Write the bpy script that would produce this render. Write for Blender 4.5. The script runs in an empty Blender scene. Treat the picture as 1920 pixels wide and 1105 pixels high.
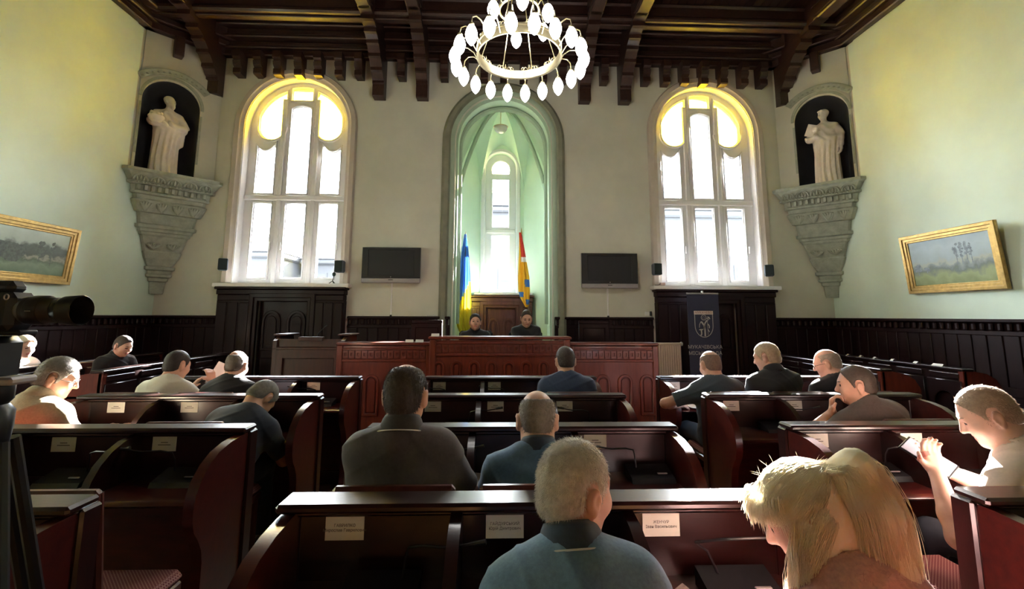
import bpy, math, random
import numpy as np
from mathutils import Vector, Matrix

# ------------------------------------------------------------------ scene, camera, light
S = bpy.context.scene
COL = S.collection
random.seed(7)
np.random.seed(7)
PI = math.pi
D2R = PI / 180.0

# world axes: +Y towards the window wall, +X right, Z up.  Photographer's phone 1.55 m above the floor.
F_PX, CY, PITCH, YAW, ROLL = 866.23, 474.9, 0.1350, 0.03484, 0.00413
cam = bpy.data.cameras.new('camera')
cam.sensor_width = 36.0
cam.lens = F_PX / 1920.0 * 36.0
cam.shift_y = -(552.5 - CY) / 1920.0
cam.clip_start = 0.02
cam.clip_end = 400
camo = bpy.data.objects.new('camera', cam)
COL.objects.link(camo)
_fw = Vector((math.sin(YAW) * math.cos(PITCH), math.cos(YAW) * math.cos(PITCH), math.sin(PITCH)))
_rt = Vector((math.cos(YAW), -math.sin(YAW), 0))
_up = _rt.cross(_fw)
_r2 = _rt * math.cos(ROLL) + _up * math.sin(ROLL)
_u2 = -_rt * math.sin(ROLL) + _up * math.cos(ROLL)
_m = Matrix((_r2, _u2, -_fw)).transposed().to_4x4()
_m.translation = Vector((0, 0, 1.55))
camo.matrix_world = _m
S.camera = camo

wd = bpy.data.worlds.new('hazy_sky')
S.world = wd
wd.use_nodes = True
bg = wd.node_tree.nodes['Background']
bg.inputs[0].default_value = (0.88, 0.95, 1.0, 1)
bg.inputs[1].default_value = 7.5

sun = bpy.data.lights.new('sun', 'SUN')
sun.energy = 30.0
sun.angle = 0.012
sun.color = (1.0, 0.96, 0.90)
suno = bpy.data.objects.new('sun', sun)
COL.objects.link(suno)
suno.rotation_euler = Vector((-0.37, -1.0, -0.47)).to_track_quat('-Z', 'Y').to_euler()
suno.location = (8, 30, 20)

def portal(x, y, z, w, h):
    l = bpy.data.lights.new('window_portal', 'AREA')
    l.shape = 'RECTANGLE'
    l.size, l.size_y = w, h
    l.cycles.is_portal = True
    o = bpy.data.objects.new('window_portal', l)
    COL.objects.link(o)
    o.location = (x, y, z)
    o.rotation_euler = (-PI / 2, 0, 0)
portal(-3.71, 8.75, 4.02, 1.95, 3.95)
portal(3.96, 8.75, 4.02, 1.95, 3.95)
portal(0.125, 10.35, 3.65, 0.75, 3.3)

S.view_settings.view_transform = 'Standard'
S.view_settings.look = 'None'
S.view_settings.exposure = 2.95
S.view_settings.gamma = 1.0
S.view_settings.use_curve_mapping = False
S.cycles.use_denoising = True
S.cycles.max_bounces = 10
S.cycles.diffuse_bounces = 6
S.cycles.transparent_max_bounces = 16
S.cycles.caustics_reflective = False
S.cycles.caustics_refractive = False
S.cycles.sample_clamp_indirect = 8.0

# ------------------------------------------------------------------ materials
MATS = {}
def mat(name, col, rough=0.6, metal=0.0, coat=0.0, spec=0.5, var=0.0, vscale=6.0, stretch=(1, 1, 1), bump=0.0, bscale=None, col2=None, emit=None, estr=0.0, sheen=0.0, trans=0.0):
    if name in MATS:
        return MATS[name]
    m = bpy.data.materials.new(name)
    m.use_nodes = True
    nt = m.node_tree
    b = nt.nodes['Principled BSDF']
    b.inputs['Roughness'].default_value = rough
    b.inputs['Metallic'].default_value = metal
    b.inputs['Coat Weight'].default_value = coat
    b.inputs['Coat Roughness'].default_value = 0.12
    b.inputs['Specular IOR Level'].default_value = spec
    b.inputs['Sheen Weight'].default_value = sheen
    b.inputs['Base Color'].default_value = (*col, 1)
    if emit:
        b.inputs['Emission Color'].default_value = (*emit, 1)
        b.inputs['Emission Strength'].default_value = estr
    tc = nt.nodes.new('ShaderNodeTexCoord')
    mp = nt.nodes.new('ShaderNodeMapping')
    mp.inputs['Scale'].default_value = stretch
    nt.links.new(tc.outputs['Object'], mp.inputs[0])
    if var > 0 or col2:
        n = nt.nodes.new('ShaderNodeTexNoise')
        n.inputs['Scale'].default_value = vscale
        n.inputs['Detail'].default_value = 6
        n.inputs['Roughness'].default_value = 0.6
        nt.links.new(mp.outputs[0], n.inputs['Vector'])
        r = nt.nodes.new('ShaderNodeValToRGB')
        r.color_ramp.elements[0].position = 0.32
        r.color_ramp.elements[1].position = 0.68
        c1 = col2 or tuple(max(0, c * (1 - var)) for c in col)
        c2 = col if col2 else tuple(min(1, c * (1 + var)) for c in col)
        r.color_ramp.elements[0].color = (*c1, 1)
        r.color_ramp.elements[1].color = (*c2, 1)
        nt.links.new(n.outputs[0], r.inputs[0])
        nt.links.new(r.outputs[0], b.inputs['Base Color'])
    if bump > 0:
        n2 = nt.nodes.new('ShaderNodeTexNoise')
        n2.inputs['Scale'].default_value = bscale or vscale * 8
        n2.inputs['Detail'].default_value = 4
        nt.links.new(mp.outputs[0], n2.inputs['Vector'])
        bp = nt.nodes.new('ShaderNodeBump')
        bp.inputs['Strength'].default_value = bump
        bp.inputs['Distance'].default_value = 0.01
        nt.links.new(n2.outputs[0], bp.inputs['Height'])
        nt.links.new(bp.outputs[0], b.inputs['Normal'])
    if trans > 0:
        out = nt.nodes['Material Output']
        t = nt.nodes.new('ShaderNodeBsdfTranslucent')
        t.inputs[0].default_value = (*col, 1)
        mx = nt.nodes.new('ShaderNodeMixShader')
        mx.inputs[0].default_value = trans
        nt.links.new(b.outputs[0], mx.inputs[1])
        nt.links.new(t.outputs[0], mx.inputs[2])
        nt.links.new(mx.outputs[0], out.inputs[0])
    MATS[name] = m
    return m

def glass_mat(name, tint, rough_mix=0.08, scatter=0.0, scol=(1, 1, 1)):
    m = bpy.data.materials.new(name)
    m.use_nodes = True
    nt = m.node_tree
    nt.nodes.remove(nt.nodes['Principled BSDF'])
    out = nt.nodes['Material Output']
    tr = nt.nodes.new('ShaderNodeBsdfTransparent')
    tr.inputs[0].default_value = (*tint, 1)
    gl = nt.nodes.new('ShaderNodeBsdfGlossy')
    gl.inputs[1].default_value = 0.02
    fr = nt.nodes.new('ShaderNodeFresnel')
    fr.inputs[0].default_value = 1.35
    m1 = nt.nodes.new('ShaderNodeMixShader')
    nt.links.new(fr.outputs[0], m1.inputs[0])
    nt.links.new(gl.outputs[0], m1.inputs[2])
    src = tr
    if scatter:
        tl = nt.nodes.new('ShaderNodeBsdfTranslucent')
        tl.inputs[0].default_value = (*scol, 1)
        ms = nt.nodes.new('ShaderNodeMixShader')
        ms.inputs[0].default_value = scatter
        nt.links.new(tr.outputs[0], ms.inputs[1])
        nt.links.new(tl.outputs[0], ms.inputs[2])
        src = ms
    nt.links.new(src.outputs[0], m1.inputs[1])
    nt.links.new(m1.outputs[0], out.inputs[0])
    MATS[name] = m
    return m

def fabric_mat(name, base, dot):
    m = bpy.data.materials.new(name)
    m.use_nodes = True
    nt = m.node_tree
    b = nt.nodes['Principled BSDF']
    b.inputs['Roughness'].default_value = 0.85
    tc = nt.nodes.new('ShaderNodeTexCoord')
    mp = nt.nodes.new('ShaderNodeMapping')
    mp.inputs['Rotation'].default_value = (0, 0, PI / 4)
    mp.inputs['Scale'].default_value = (105, 105, 105)
    nt.links.new(tc.outputs['Object'], mp.inputs[0])
    v = nt.nodes.new('ShaderNodeTexVoronoi')
    v.feature = 'F1'
    v.inputs['Scale'].default_value = 1.0
    v.inputs['Randomness'].default_value = 0.0
    nt.links.new(mp.outputs[0], v.inputs['Vector'])
    r = nt.nodes.new('ShaderNodeValToRGB')
    r.color_ramp.elements[0].position = 0.38
    r.color_ramp.elements[0].color = (*base, 1)
    r.color_ramp.elements[1].position = 0.5
    r.color_ramp.elements[1].color = (*dot, 1)
    nt.links.new(v.outputs['Distance'], r.inputs[0])
    nt.links.new(r.outputs[0], b.inputs['Base Color'])
    MATS[name] = m
    return m

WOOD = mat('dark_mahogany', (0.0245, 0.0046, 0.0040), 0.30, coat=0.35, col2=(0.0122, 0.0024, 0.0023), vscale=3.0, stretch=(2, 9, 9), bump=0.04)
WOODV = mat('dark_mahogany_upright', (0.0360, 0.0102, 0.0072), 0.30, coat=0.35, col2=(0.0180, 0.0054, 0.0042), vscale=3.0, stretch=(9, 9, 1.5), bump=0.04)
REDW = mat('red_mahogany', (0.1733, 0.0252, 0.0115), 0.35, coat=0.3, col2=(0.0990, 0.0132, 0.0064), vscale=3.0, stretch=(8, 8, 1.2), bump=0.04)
PANELW = mat('wainscot_wood', (0.0150, 0.0032, 0.0040), 0.55, coat=0.03, spec=0.22, col2=(0.0100, 0.0030, 0.0035), vscale=3.0, stretch=(8, 8, 1.2), bump=0.05)
CEILW = mat('ceiling_wood', (0.0450, 0.0180, 0.0130), 0.42, coat=0.1, col2=(0.0250, 0.0090, 0.0065), vscale=3.0, stretch=(7, 1.2, 7), bump=0.06)
PLASB = mat('plaster_front', (0.61, 0.61, 0.52), 0.85, var=0.06, vscale=1.6, bump=0.08, bscale=60)
PLASS = mat('plaster_side', (0.72, 0.85, 0.73), 0.85, var=0.05, vscale=1.3, bump=0.08, bscale=60)
MINT = mat('plaster_mint', (0.62, 0.78, 0.63), 0.8, var=0.03, vscale=2.0)
MINTD = mat('moulding_mint', (0.36, 0.45, 0.35), 0.7, var=0.05, vscale=4.0)
GREYM = mat('moulding_grey_green', (0.22, 0.22, 0.16), 0.7, var=0.12, vscale=5.0)
CASING = mat('casing_stone', (0.55, 0.49, 0.42), 0.75, var=0.05, vscale=4.0)
WHITEP = mat('white_paint', (0.80, 0.80, 0.80), 0.45, var=0.02, vscale=5)
STONE = mat('corbel_stone', (0.37, 0.40, 0.33), 0.85, var=0.16, vscale=9, bump=0.25, bscale=50)
STATUE = mat('statue_stone', (0.80, 0.74, 0.68), 0.8, var=0.08, vscale=9, bump=0.15, bscale=60)
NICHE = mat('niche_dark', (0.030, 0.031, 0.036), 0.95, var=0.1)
GOLD = mat('gilt_frame', (0.48, 0.32, 0.11), 0.38, metal=0.75, var=0.2, vscale=20, bump=0.1)
BRASS = mat('brass', (0.60, 0.53, 0.33), 0.3, metal=0.9, var=0.1, vscale=12)
BLACK = mat('black_plastic', (0.012, 0.012, 0.014), 0.45, var=0.1)
BLACKM = mat('black_metal', (0.010, 0.010, 0.012), 0.35, spec=0.4, var=0.1)
GREYP = mat('grey_plastic', (0.10, 0.12, 0.15), 0.5, var=0.1)
SCREEN = mat('tv_screen', (0.010, 0.011, 0.014), 0.55, var=0.05)
SILVER = mat('tv_silver', (0.36, 0.34, 0.36), 0.4, metal=0.3, var=0.05)
PAPER = mat('paper', (0.78, 0.76, 0.72), 0.8, var=0.02)
CARD = mat('card_paper', (0.72, 0.70, 0.66), 0.8, var=0.02)
INK = mat('ink', (0.12, 0.11, 0.11), 0.8, var=0.05)
FLOORM = mat('parquet', (0.30, 0.15, 0.055), 0.4, coat=0.15, col2=(0.20, 0.09, 0.03), vscale=4, stretch=(1.5, 8, 8), bump=0.05)
SEATF = fabric_mat('red_seat_fabric', (0.13, 0.008, 0.016), (0.34, 0.16, 0.13))
GLASS = glass_mat('window_glass', (0.97, 0.98, 1.0))
YGLASS = glass_mat('yellow_glass', (1.0, 0.85, 0.28), scatter=0.42, scol=(1.0, 0.78, 0.08))
BULB = mat('lamp_bulb', (0.95, 0.95, 0.95), 0.15, emit=(1.0, 0.97, 0.93), estr=3.2)
BANNER = mat('banner_blue', (0.030, 0.032, 0.075), 0.55, var=0.1)
BANTXT = mat('banner_print', (0.52, 0.50, 0.50), 0.6, var=0.02)
BANCRM = mat('banner_cream', (0.70, 0.62, 0.58), 0.6, var=0.02)
BANRED = mat('banner_red', (0.35, 0.10, 0.10), 0.6, var=0.02)
FBLUE = mat('flag_blue', (0.06, 0.20, 0.55), 0.8, var=0.06, trans=0.15)
FYEL = mat('flag_yellow', (0.70, 0.58, 0.05), 0.8, var=0.06, trans=0.15)
FGOLD = mat('flag_gold', (0.75, 0.42, 0.03), 0.8, var=0.06, trans=0.2)
FRED = mat('flag_red', (0.60, 0.06, 0.04), 0.7, var=0.06, trans=0.3)
FWHITE = mat('flag_white', (0.8, 0.8, 0.78), 0.7, var=0.03, trans=0.3)
RADM = mat('radiator_enamel', (0.72, 0.60, 0.50), 0.4, var=0.02)
FACADE = mat('far_facade', (0.016, 0.0165, 0.018), 0.9, var=0.05)  # much darker than a real facade: colour stands in for lower exposure outside
FROOF = mat('far_roof', (0.014, 0.015, 0.018), 0.9, var=0.1)  # roof colour darkened too, against the overexposed view outside
FGLASS = mat('far_window', (0.008, 0.009, 0.011), 0.7, var=0.1)  # darkened along with the facade to read through overexposed windows
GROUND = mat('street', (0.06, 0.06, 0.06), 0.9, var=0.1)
SKIN = mat('skin', (0.56, 0.31, 0.225), 0.5, var=0.06, vscale=18, spec=0.4)
SKINP = mat('skin_pale', (0.62, 0.37, 0.29), 0.5, var=0.06, vscale=18, spec=0.4)
LIP = mat('lips', (0.45, 0.16, 0.14), 0.45, var=0.05)
EYE = mat('eyes', (0.05, 0.035, 0.03), 0.2, var=0.05)
TROUS = mat('dark_trousers', (0.018, 0.020, 0.030), 0.85, var=0.15, vscale=20)
SHOE = mat('black_shoes', (0.012, 0.011, 0.011), 0.4, var=0.1)

# ------------------------------------------------------------------ mesh helpers
class MB:
    def __init__(s):
        s.v = []; s.f = []; s.m = []
    def add(s, vs, fs, mi=0):
        o = len(s.v)
        s.v.extend([tuple(v) for v in vs])
        s.f.extend([tuple(i + o for i in f) for f in fs])
        s.m.extend([mi] * len(fs))
        return s
    def box(s, x0, x1, y0, y1, z0, z1, mi=0):
        vs = [(x0, y0, z0), (x1, y0, z0), (x1, y1, z0), (x0, y1, z0), (x0, y0, z1), (x1, y0, z1), (x1, y1, z1), (x0, y1, z1)]
        return s.add(vs, [(0, 3, 2, 1), (4, 5, 6, 7), (0, 1, 5, 4), (1, 2, 6, 5), (2, 3, 7, 6), (3, 0, 4, 7)], mi)
    def bbox(s, x0, x1, y0, y1, z0, z1, b=0.008, mi=0):
        # box with all edges chamfered
        b = min(b, (x1 - x0) * .45, (y1 - y0) * .45, (z1 - z0) * .45)
        vs = []
        for (x, sx) in ((x0, 1), (x1, -1)):
            for (y, sy) in ((y0, 1), (y1, -1)):
                for (z, sz) in ((z0, 1), (z1, -1)):
                    vs += [(x + sx * b, y + sy * b, z), (x + sx * b, y, z + sz * b), (x, y + sy * b, z + sz * b)]
        def i(a, b_, c, k):
            return ((a * 2 + b_) * 2 + c) * 3 + k
        fs = [(i(0,0,0,0), i(0,1,0,0), i(1,1,0,0), i(1,0,0,0)), (i(0,0,1,0), i(1,0,1,0), i(1,1,1,0), i(0,1,1,0)),
              (i(0,0,0,1), i(1,0,0,1), i(1,0,1,1), i(0,0,1,1)), (i(0,1,0,1), i(0,1,1,1), i(1,1,1,1), i(1,1,0,1)),
              (i(0,0,0,2), i(0,0,1,2), i(0,1,1,2), i(0,1,0,2)), (i(1,0,0,2), i(1,1,0,2), i(1,1,1,2), i(1,0,1,2))]
        for a in (0, 1):
            for c in (0, 1):
                fs.append((i(0,a,c,0), i(1,a,c,0), i(1,a,c,1), i(0,a,c,1)))
                fs.append((i(a,0,c,0), i(a,1,c,0), i(a,1,c,2), i(a,0,c,2)))
                fs.append((i(a,c,0,1), i(a,c,1,1), i(a,c,1,2), i(a,c,0,2)))
        for a in (0, 1):
            for b_ in (0, 1):
                for c in (0, 1):
                    fs.append((i(a,b_,c,0), i(a,b_,c,1), i(a,b_,c,2)))
        return s.add(vs, fs, mi)
    def prism(s, poly, a0, a1, axis='x', mi=0):
        # poly: list of 2D points; axis x: (y,z); axis y: (x,z); axis z: (x,y)
        n = len(poly)
        def p(q, a):
            return (a, q[0], q[1]) if axis == 'x' else (q[0], a, q[1]) if axis == 'y' else (q[0], q[1], a)
        vs = [p(q, a0) for q in poly] + [p(q, a1) for q in poly]
        fs = [tuple(range(n)), tuple(range(2 * n - 1, n - 1, -1))] + [(i, (i + 1) % n, n + (i + 1) % n, n + i) for i in range(n)]
        return s.add(vs, fs, mi)
    def tube(s, path, r, n=8, cap=True, mi=0):
        pts = [Vector(p) for p in path]
        rs = r if hasattr(r, '__len__') else [r] * len(pts)
        vs = []; fs = []
        ref = None
        for k, p in enumerate(pts):
            t = (pts[min(k + 1, len(pts) - 1)] - pts[max(k - 1, 0)])
            if t.length < 1e-9: t = Vector((0, 0, 1))
            t.normalize()
            if ref is None:
                ref = Vector((0, 0, 1)) if abs(t.z) < .9 else Vector((1, 0, 0))
            u = (ref - t * ref.dot(t))
            if u.length < 1e-6:
                u = t.orthogonal()
            u.normalize(); ref = u
            w = t.cross(u)
            for j in range(n):
                a = 2 * PI * j / n
                vs.append(p + (u * math.cos(a) + w * math.sin(a)) * rs[k])
        for k in range(len(pts) - 1):
            for j in range(n):
                fs.append((k * n + j, k * n + (j + 1) % n, (k + 1) * n + (j + 1) % n, (k + 1) * n + j))
        if cap:
            fs.append(tuple(range(n - 1, -1, -1)))
            fs.append(tuple((len(pts) - 1) * n + j for j in range(n)))
        return s.add(vs, fs, mi)
    def lathe(s, prof, n=16, c=(0, 0, 0), mi=0):
        vs = []; fs = []
        for (r, z) in prof:
            for j in range(n):
                a = 2 * PI * j / n
                vs.append((c[0] + r * math.cos(a), c[1] + r * math.sin(a), c[2] + z))
        for k in range(len(prof) - 1):
            for j in range(n):
                fs.append((k * n + j, k * n + (j + 1) % n, (k + 1) * n + (j + 1) % n, (k + 1) * n + j))
        fs.append(tuple(range(n - 1, -1, -1)))
        fs.append(tuple((len(prof) - 1) * n + j for j in range(n)))
        return s.add(vs, fs, mi)
    def torus(s, c, R, r, n=32, k=8, mi=0, axis='z'):
        vs = []; fs = []
        for i in range(n):
            a = 2 * PI * i / n
            for j in range(k):
                b = 2 * PI * j / k
                q = ((R + r * math.cos(b)) * math.cos(a), (R + r * math.cos(b)) * math.sin(a), r * math.sin(b))
                if axis == 'y': q = (q[0], q[2], q[1])
                if axis == 'x': q = (q[2], q[0], q[1])
                vs.append((c[0] + q[0], c[1] + q[1], c[2] + q[2]))
        for i in range(n):
            for j in range(k):
                fs.append((i * k + j, ((i + 1) % n) * k + j, ((i + 1) % n) * k + (j + 1) % k, i * k + (j + 1) % k))
        return s.add(vs, fs, mi)
    def sweep(s, path, nrm, prof, mi=0, closed=False):
        # path: list of Vector; nrm: list of outward Vectors; prof: list of (outward, depth along +Y)
        m = len(prof); vs = []; fs = []
        for p, n_ in zip(path, nrm):
            for (a, d) in prof:
                vs.append((p[0] + n_[0] * a, p[1] + n_[1] * a + d, p[2] + n_[2] * a))
        for k in range(len(path) - 1):
            for j in range(m):
                fs.append((k * m + j, k * m + (j + 1) % m, (k + 1) * m + (j + 1) % m, (k + 1) * m + j))
        fs.append(tuple(range(m))); fs.append(tuple((len(path) - 1) * m + j for j in range(m - 1, -1, -1)))
        return s.add(vs, fs, mi)
    def mesh(s, name):
        me = bpy.data.meshes.new(name)
        me.from_pydata(s.v, [], s.f)
        me.validate()
        if any(s.m) and len(s.m) == len(me.polygons):
            me.polygons.foreach_set('material_index', s.m)
        # consistent normals
        import bmesh
        bm = bmesh.new(); bm.from_mesh(me)
        bmesh.ops.recalc_face_normals(bm, faces=bm.faces)
        bm.to_mesh(me); bm.free()
        return me

def obj(name, mb, m, parent=None, smooth=False, loc=None, rot=None):
    me = mb.mesh(name) if isinstance(mb, MB) else mb
    if len(me.materials) == 0:
        for q in (m if isinstance(m, (list, tuple)) else [m]):
            me.materials.append(q)
    if smooth and len(me.polygons):
        me.polygons.foreach_set('use_smooth', [True] * len(me.polygons))
        if smooth != 'all':
            try:
                me.set_sharp_from_angle(angle=0.7)
            except Exception:
                pass
    o = bpy.data.objects.new(name, me)
    COL.objects.link(o)
    if parent: o.parent = parent
    if loc is not None: o.location = loc
    if rot is not None: o.rotation_euler = rot
    return o

def tag(o, label, cat, group=None):
    o['label'] = label; o['category'] = cat
    if group: o['group'] = group
    return o

def thing(name, label, cat, loc=(0, 0, 0), rz=0.0, group=None):
    o = bpy.data.objects.new(name, None)
    o.empty_display_size = 0.1
    COL.objects.link(o)
    o.location = loc; o.rotation_euler = (0, 0, rz)
    return tag(o, label, cat, group)

def struct(name, mb=None, m=None, label=None, smooth=False):
    if mb is None:
        o = bpy.data.objects.new(name, None); COL.objects.link(o)
    else:
        o = obj(name, mb, m, None, smooth)
    o['kind'] = 'structure'
    if label: o['label'] = label
    return o

def copy_part(src, parent, loc=None, rot=None, scale=None):
    c = src.copy(); COL.objects.link(c); c.parent = parent
    if loc is not None: c.location = loc
    if rot is not None: c.rotation_euler = rot
    if scale is not None: c.scale = scale
    return c

def plate(loops, depth, bevel=0.0, plane='xz', off=0.0):
    # flat board with holes: first loop outer, the rest holes; extruded over `depth`
    cu = bpy.data.curves.new('outline', 'CURVE')
    cu.dimensions = '2D'; cu.fill_mode = 'BOTH'
    cu.extrude = max(depth / 2 - bevel, 1e-4)
    cu.bevel_depth = bevel
    cu.bevel_resolution = 0
    for lp in loops:
        sp = cu.splines.new('POLY')
        sp.points.add(len(lp) - 1)
        for i, q in enumerate(lp):
            sp.points[i].co = (q[0], q[1], 0, 1)
        sp.use_cyclic_u = True
    ob = bpy.data.objects.new('outline', cu)
    me = bpy.data.meshes.new_from_object(ob)
    bpy.data.objects.remove(ob); bpy.data.curves.remove(cu)
    if plane == 'xz':
        me.transform(Matrix(((1, 0, 0, 0), (0, 0, -1, off), (0, 1, 0, 0), (0, 0, 0, 1))))
    elif plane == 'yz':
        me.transform(Matrix(((0, 0, 1, off), (1, 0, 0, 0), (0, 1, 0, 0), (0, 0, 0, 1))))
    me.materials.clear()
    return me

def arch_loop(cx, hw, z0, zs, n=28, pointy=0.0):
    pts = [(cx - hw, z0), (cx - hw, zs)]
    for i in range(1, n):
        a = PI - PI * i / n
        pts.append((cx + hw * math.cos(a), zs + hw * math.sin(a) * (1 + pointy)))
    pts += [(cx + hw, zs), (cx + hw, z0)]
    return pts

def rect(x0, x1, z0, z1):
    return [(x0, z0), (x1, z0), (x1, z1), (x0, z1)]

def arch_path(cx, hw, y, z0, zs, n=32):
    path = [Vector((cx - hw, y, z0)), Vector((cx - hw, y, zs))]; nr = [Vector((-1, 0, 0))] * 2
    for i in range(1, n):
        a = PI - PI * i / n
        path.append(Vector((cx + hw * math.cos(a), y, zs + hw * math.sin(a)))); nr.append(Vector((math.cos(a), 0, math.sin(a))))
    path += [Vector((cx + hw, y, zs)), Vector((cx + hw, y, z0))]; nr += [Vector((1, 0, 0))] * 2
    return path, nr

def text_mesh(txt, size, align='CENTER'):
    cu = bpy.data.curves.new('txt', 'FONT')
    cu.body = txt; cu.size = size; cu.align_x = align; cu.align_y = 'CENTER'; cu.extrude = 0.0004
    ob = bpy.data.objects.new('txt', cu)
    me = bpy.data.meshes.new_from_object(ob)
    bpy.data.objects.remove(ob); bpy.data.curves.remove(cu)
    me.transform(Matrix(((1, 0, 0, 0), (0, 0, -1, 0), (0, 1, 0, 0), (0, 0, 0, 1))))
    me.materials.clear()
    return me

# ------------------------------------------------------------------ room shell
XL, XR, YF, YB = -5.955, 6.2, 8.3, -3.2
XC = 0.125
ZC = 6.97
WX = (-3.71, 3.96)
WIN_HW, WIN_Z0, WIN_ZS = 0.945, 2.09, 5.02

floor = struct('floor', MB().box(XL, XR, YB, 11, -0.2, 0.0), FLOORM)
pl = obj('plank', MB().bbox(-0.16, 0.16, -0.029, 0.029, 0, 0.006, 0.002), FLOORM, floor)
first = True
for j in range(64):
    y = 1.0 + j * 0.0605
    for i in range(2):
        x = -1.14 + i * 0.325 + (0.0 if j % 2 else 0.0)
        if first:
            pl.location = (x, y, 0); first = False
        else:
            copy_part(pl, floor, (x + random.uniform(-.002, .002), y, random.uniform(-.001, .001)))

ZCUT, LEG = 3.88, 0.83
def side_wall_loop():
    return [(YB, 0), (YF + .6, 0), (YF + .6, ZCUT), (YF - LEG, ZCUT), (YF - LEG, ZC), (YB, ZC)]
wl = struct('wall_left', plate([side_wall_loop()], .4, 0, 'yz', XL - .2), PLASS)
wr = struct('wall_right', plate([side_wall_loop()], .4, 0, 'yz', XR + .2), PLASS)
struct('wall_rear', MB().box(XL, XR, YB - 0.3, YB, 0, ZC), PLASB)
struct('trim_9', MB().bbox(XL, XR, YB, YB + .05, 0, 1.55, .01), PANELW)
AP_HW, AP_ZS = 0.887, 4.80
wf = struct('wall_front', plate([[(XL, 0), (XR, 0), (XR, ZCUT), (XR - LEG, ZCUT), (XR - LEG, ZC), (XL + LEG, ZC), (XL + LEG, ZCUT), (XL, ZCUT)], arch_loop(WX[0], WIN_HW, WIN_Z0, WIN_ZS), arch_loop(WX[1], WIN_HW, WIN_Z0, WIN_ZS), arch_loop(XC, AP_HW, 0.02, AP_ZS)], 0.55, off=YF + 0.275), PLASB)

# ---- chamfered upper corners with statue niches
LEG = 0.83
NZ0, NZT = 3.90, 5.56
def corner(side):
    # local frame: u along the chamfer from the side wall, v into the room
    if side < 0:
        o0 = Vector((XL, YF - LEG, 0)); u = Vector((1, 1, 0)).normalized(); n = Vector((1, -1, 0)).normalized()
    else:
        o0 = Vector((XR, YF - LEG, 0)); u = Vector((-1, 1, 0)).normalized(); n = Vector((-1, -1, 0)).normalized()
    Lw = LEG * math.sqrt(2)
    c0, hw = 0.455, 0.415
    zs = NZT - hw
    me = plate([rect(0, Lw, NZ0, ZC), arch_loop(c0, hw, NZ0 + 0.001, zs, 20)], 0.04, off=0.0)
    M = Matrix.Identity(4)
    w = -n if side < 0 else -n
    M.col[0] = (*u, 0); M.col[1] = (*(-n), 0); M.col[2] = (0, 0, 1, 0)
    M.translation = o0
    me.transform(M)
    if side > 0: me.flip_normals()
    ws = struct('wall_corner_left' if side < 0 else 'wall_corner_right', me, PLASB)
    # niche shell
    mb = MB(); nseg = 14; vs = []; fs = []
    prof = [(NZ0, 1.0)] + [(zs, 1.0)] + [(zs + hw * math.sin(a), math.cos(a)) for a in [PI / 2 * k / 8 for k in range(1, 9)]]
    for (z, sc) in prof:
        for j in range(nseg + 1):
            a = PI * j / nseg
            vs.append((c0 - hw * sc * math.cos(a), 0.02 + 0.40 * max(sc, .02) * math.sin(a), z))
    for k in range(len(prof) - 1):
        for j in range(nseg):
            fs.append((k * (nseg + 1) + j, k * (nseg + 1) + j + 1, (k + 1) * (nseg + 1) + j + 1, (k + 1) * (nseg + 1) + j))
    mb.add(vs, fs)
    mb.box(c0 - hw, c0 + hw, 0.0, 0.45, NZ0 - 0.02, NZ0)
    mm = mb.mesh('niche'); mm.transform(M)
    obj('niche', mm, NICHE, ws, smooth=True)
    # arch rim and carved hood band
    pth, nr = arch_path(c0, hw + .003, 0, zs + .02, zs + .02, 24)
    rm = MB().sweep(pth[1:-1], nr[1:-1], [(0, -.05), (.045, -.05), (.045, -.02), (0.02, -.02), (0, -.0)]).mesh('arch_rim'); rm.transform(M)
    obj('arch_rim', rm, STONE, ws)
    js = MB()
    js.box(c0 - hw - .03, c0 - hw, -.035, 0.02, NZ0 + .28, zs - .08); js.box(c0 + hw, c0 + hw + .03, -.035, .02, NZ0 + .28, zs - .08)
    jm = js.mesh('jamb_strip'); jm.transform(M); obj('jamb_strip', jm, STONE, ws)
    hb = MB()
    zc = zs - .10
    R0, R1 = hw + .19, hw + .30
    a0, a1 = 42 * D2R, 138 * D2R
    pts = [(c0 + math.cos(a0 + (a1 - a0) * k / 20), zc + 0, a0 + (a1 - a0) * k / 20) for k in range(21)]
    path = [Vector((c0 + R0 * math.cos(p[2]), 0, zc + R0 * math.sin(p[2]))) for p in pts]
    nrm = [Vector((math.cos(p[2]), 0, math.sin(p[2]))) for p in pts]
    hb.sweep(path, nrm, [(0, -.03), (.09, -.055), (.11, -.055), (.11, -.02), (0, -.02)])
    for k in range(13):
        a = a0 + (a1 - a0) * (k + .5) / 13
        cxx, czz = c0 + (R0 + .035) * math.cos(a), zc + (R0 + .035) * math.sin(a)
        hb.lathe([(.004, -.004), (.022, 0), (.004, .02)], 6, (cxx, -.05, czz))
    hm = hb.mesh('carved_hood'); hm.transform(M); obj('carved_hood', hm, STONE, ws)
    return M, c0
CM = {-1: corner(-1), 1: corner(1)}
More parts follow.
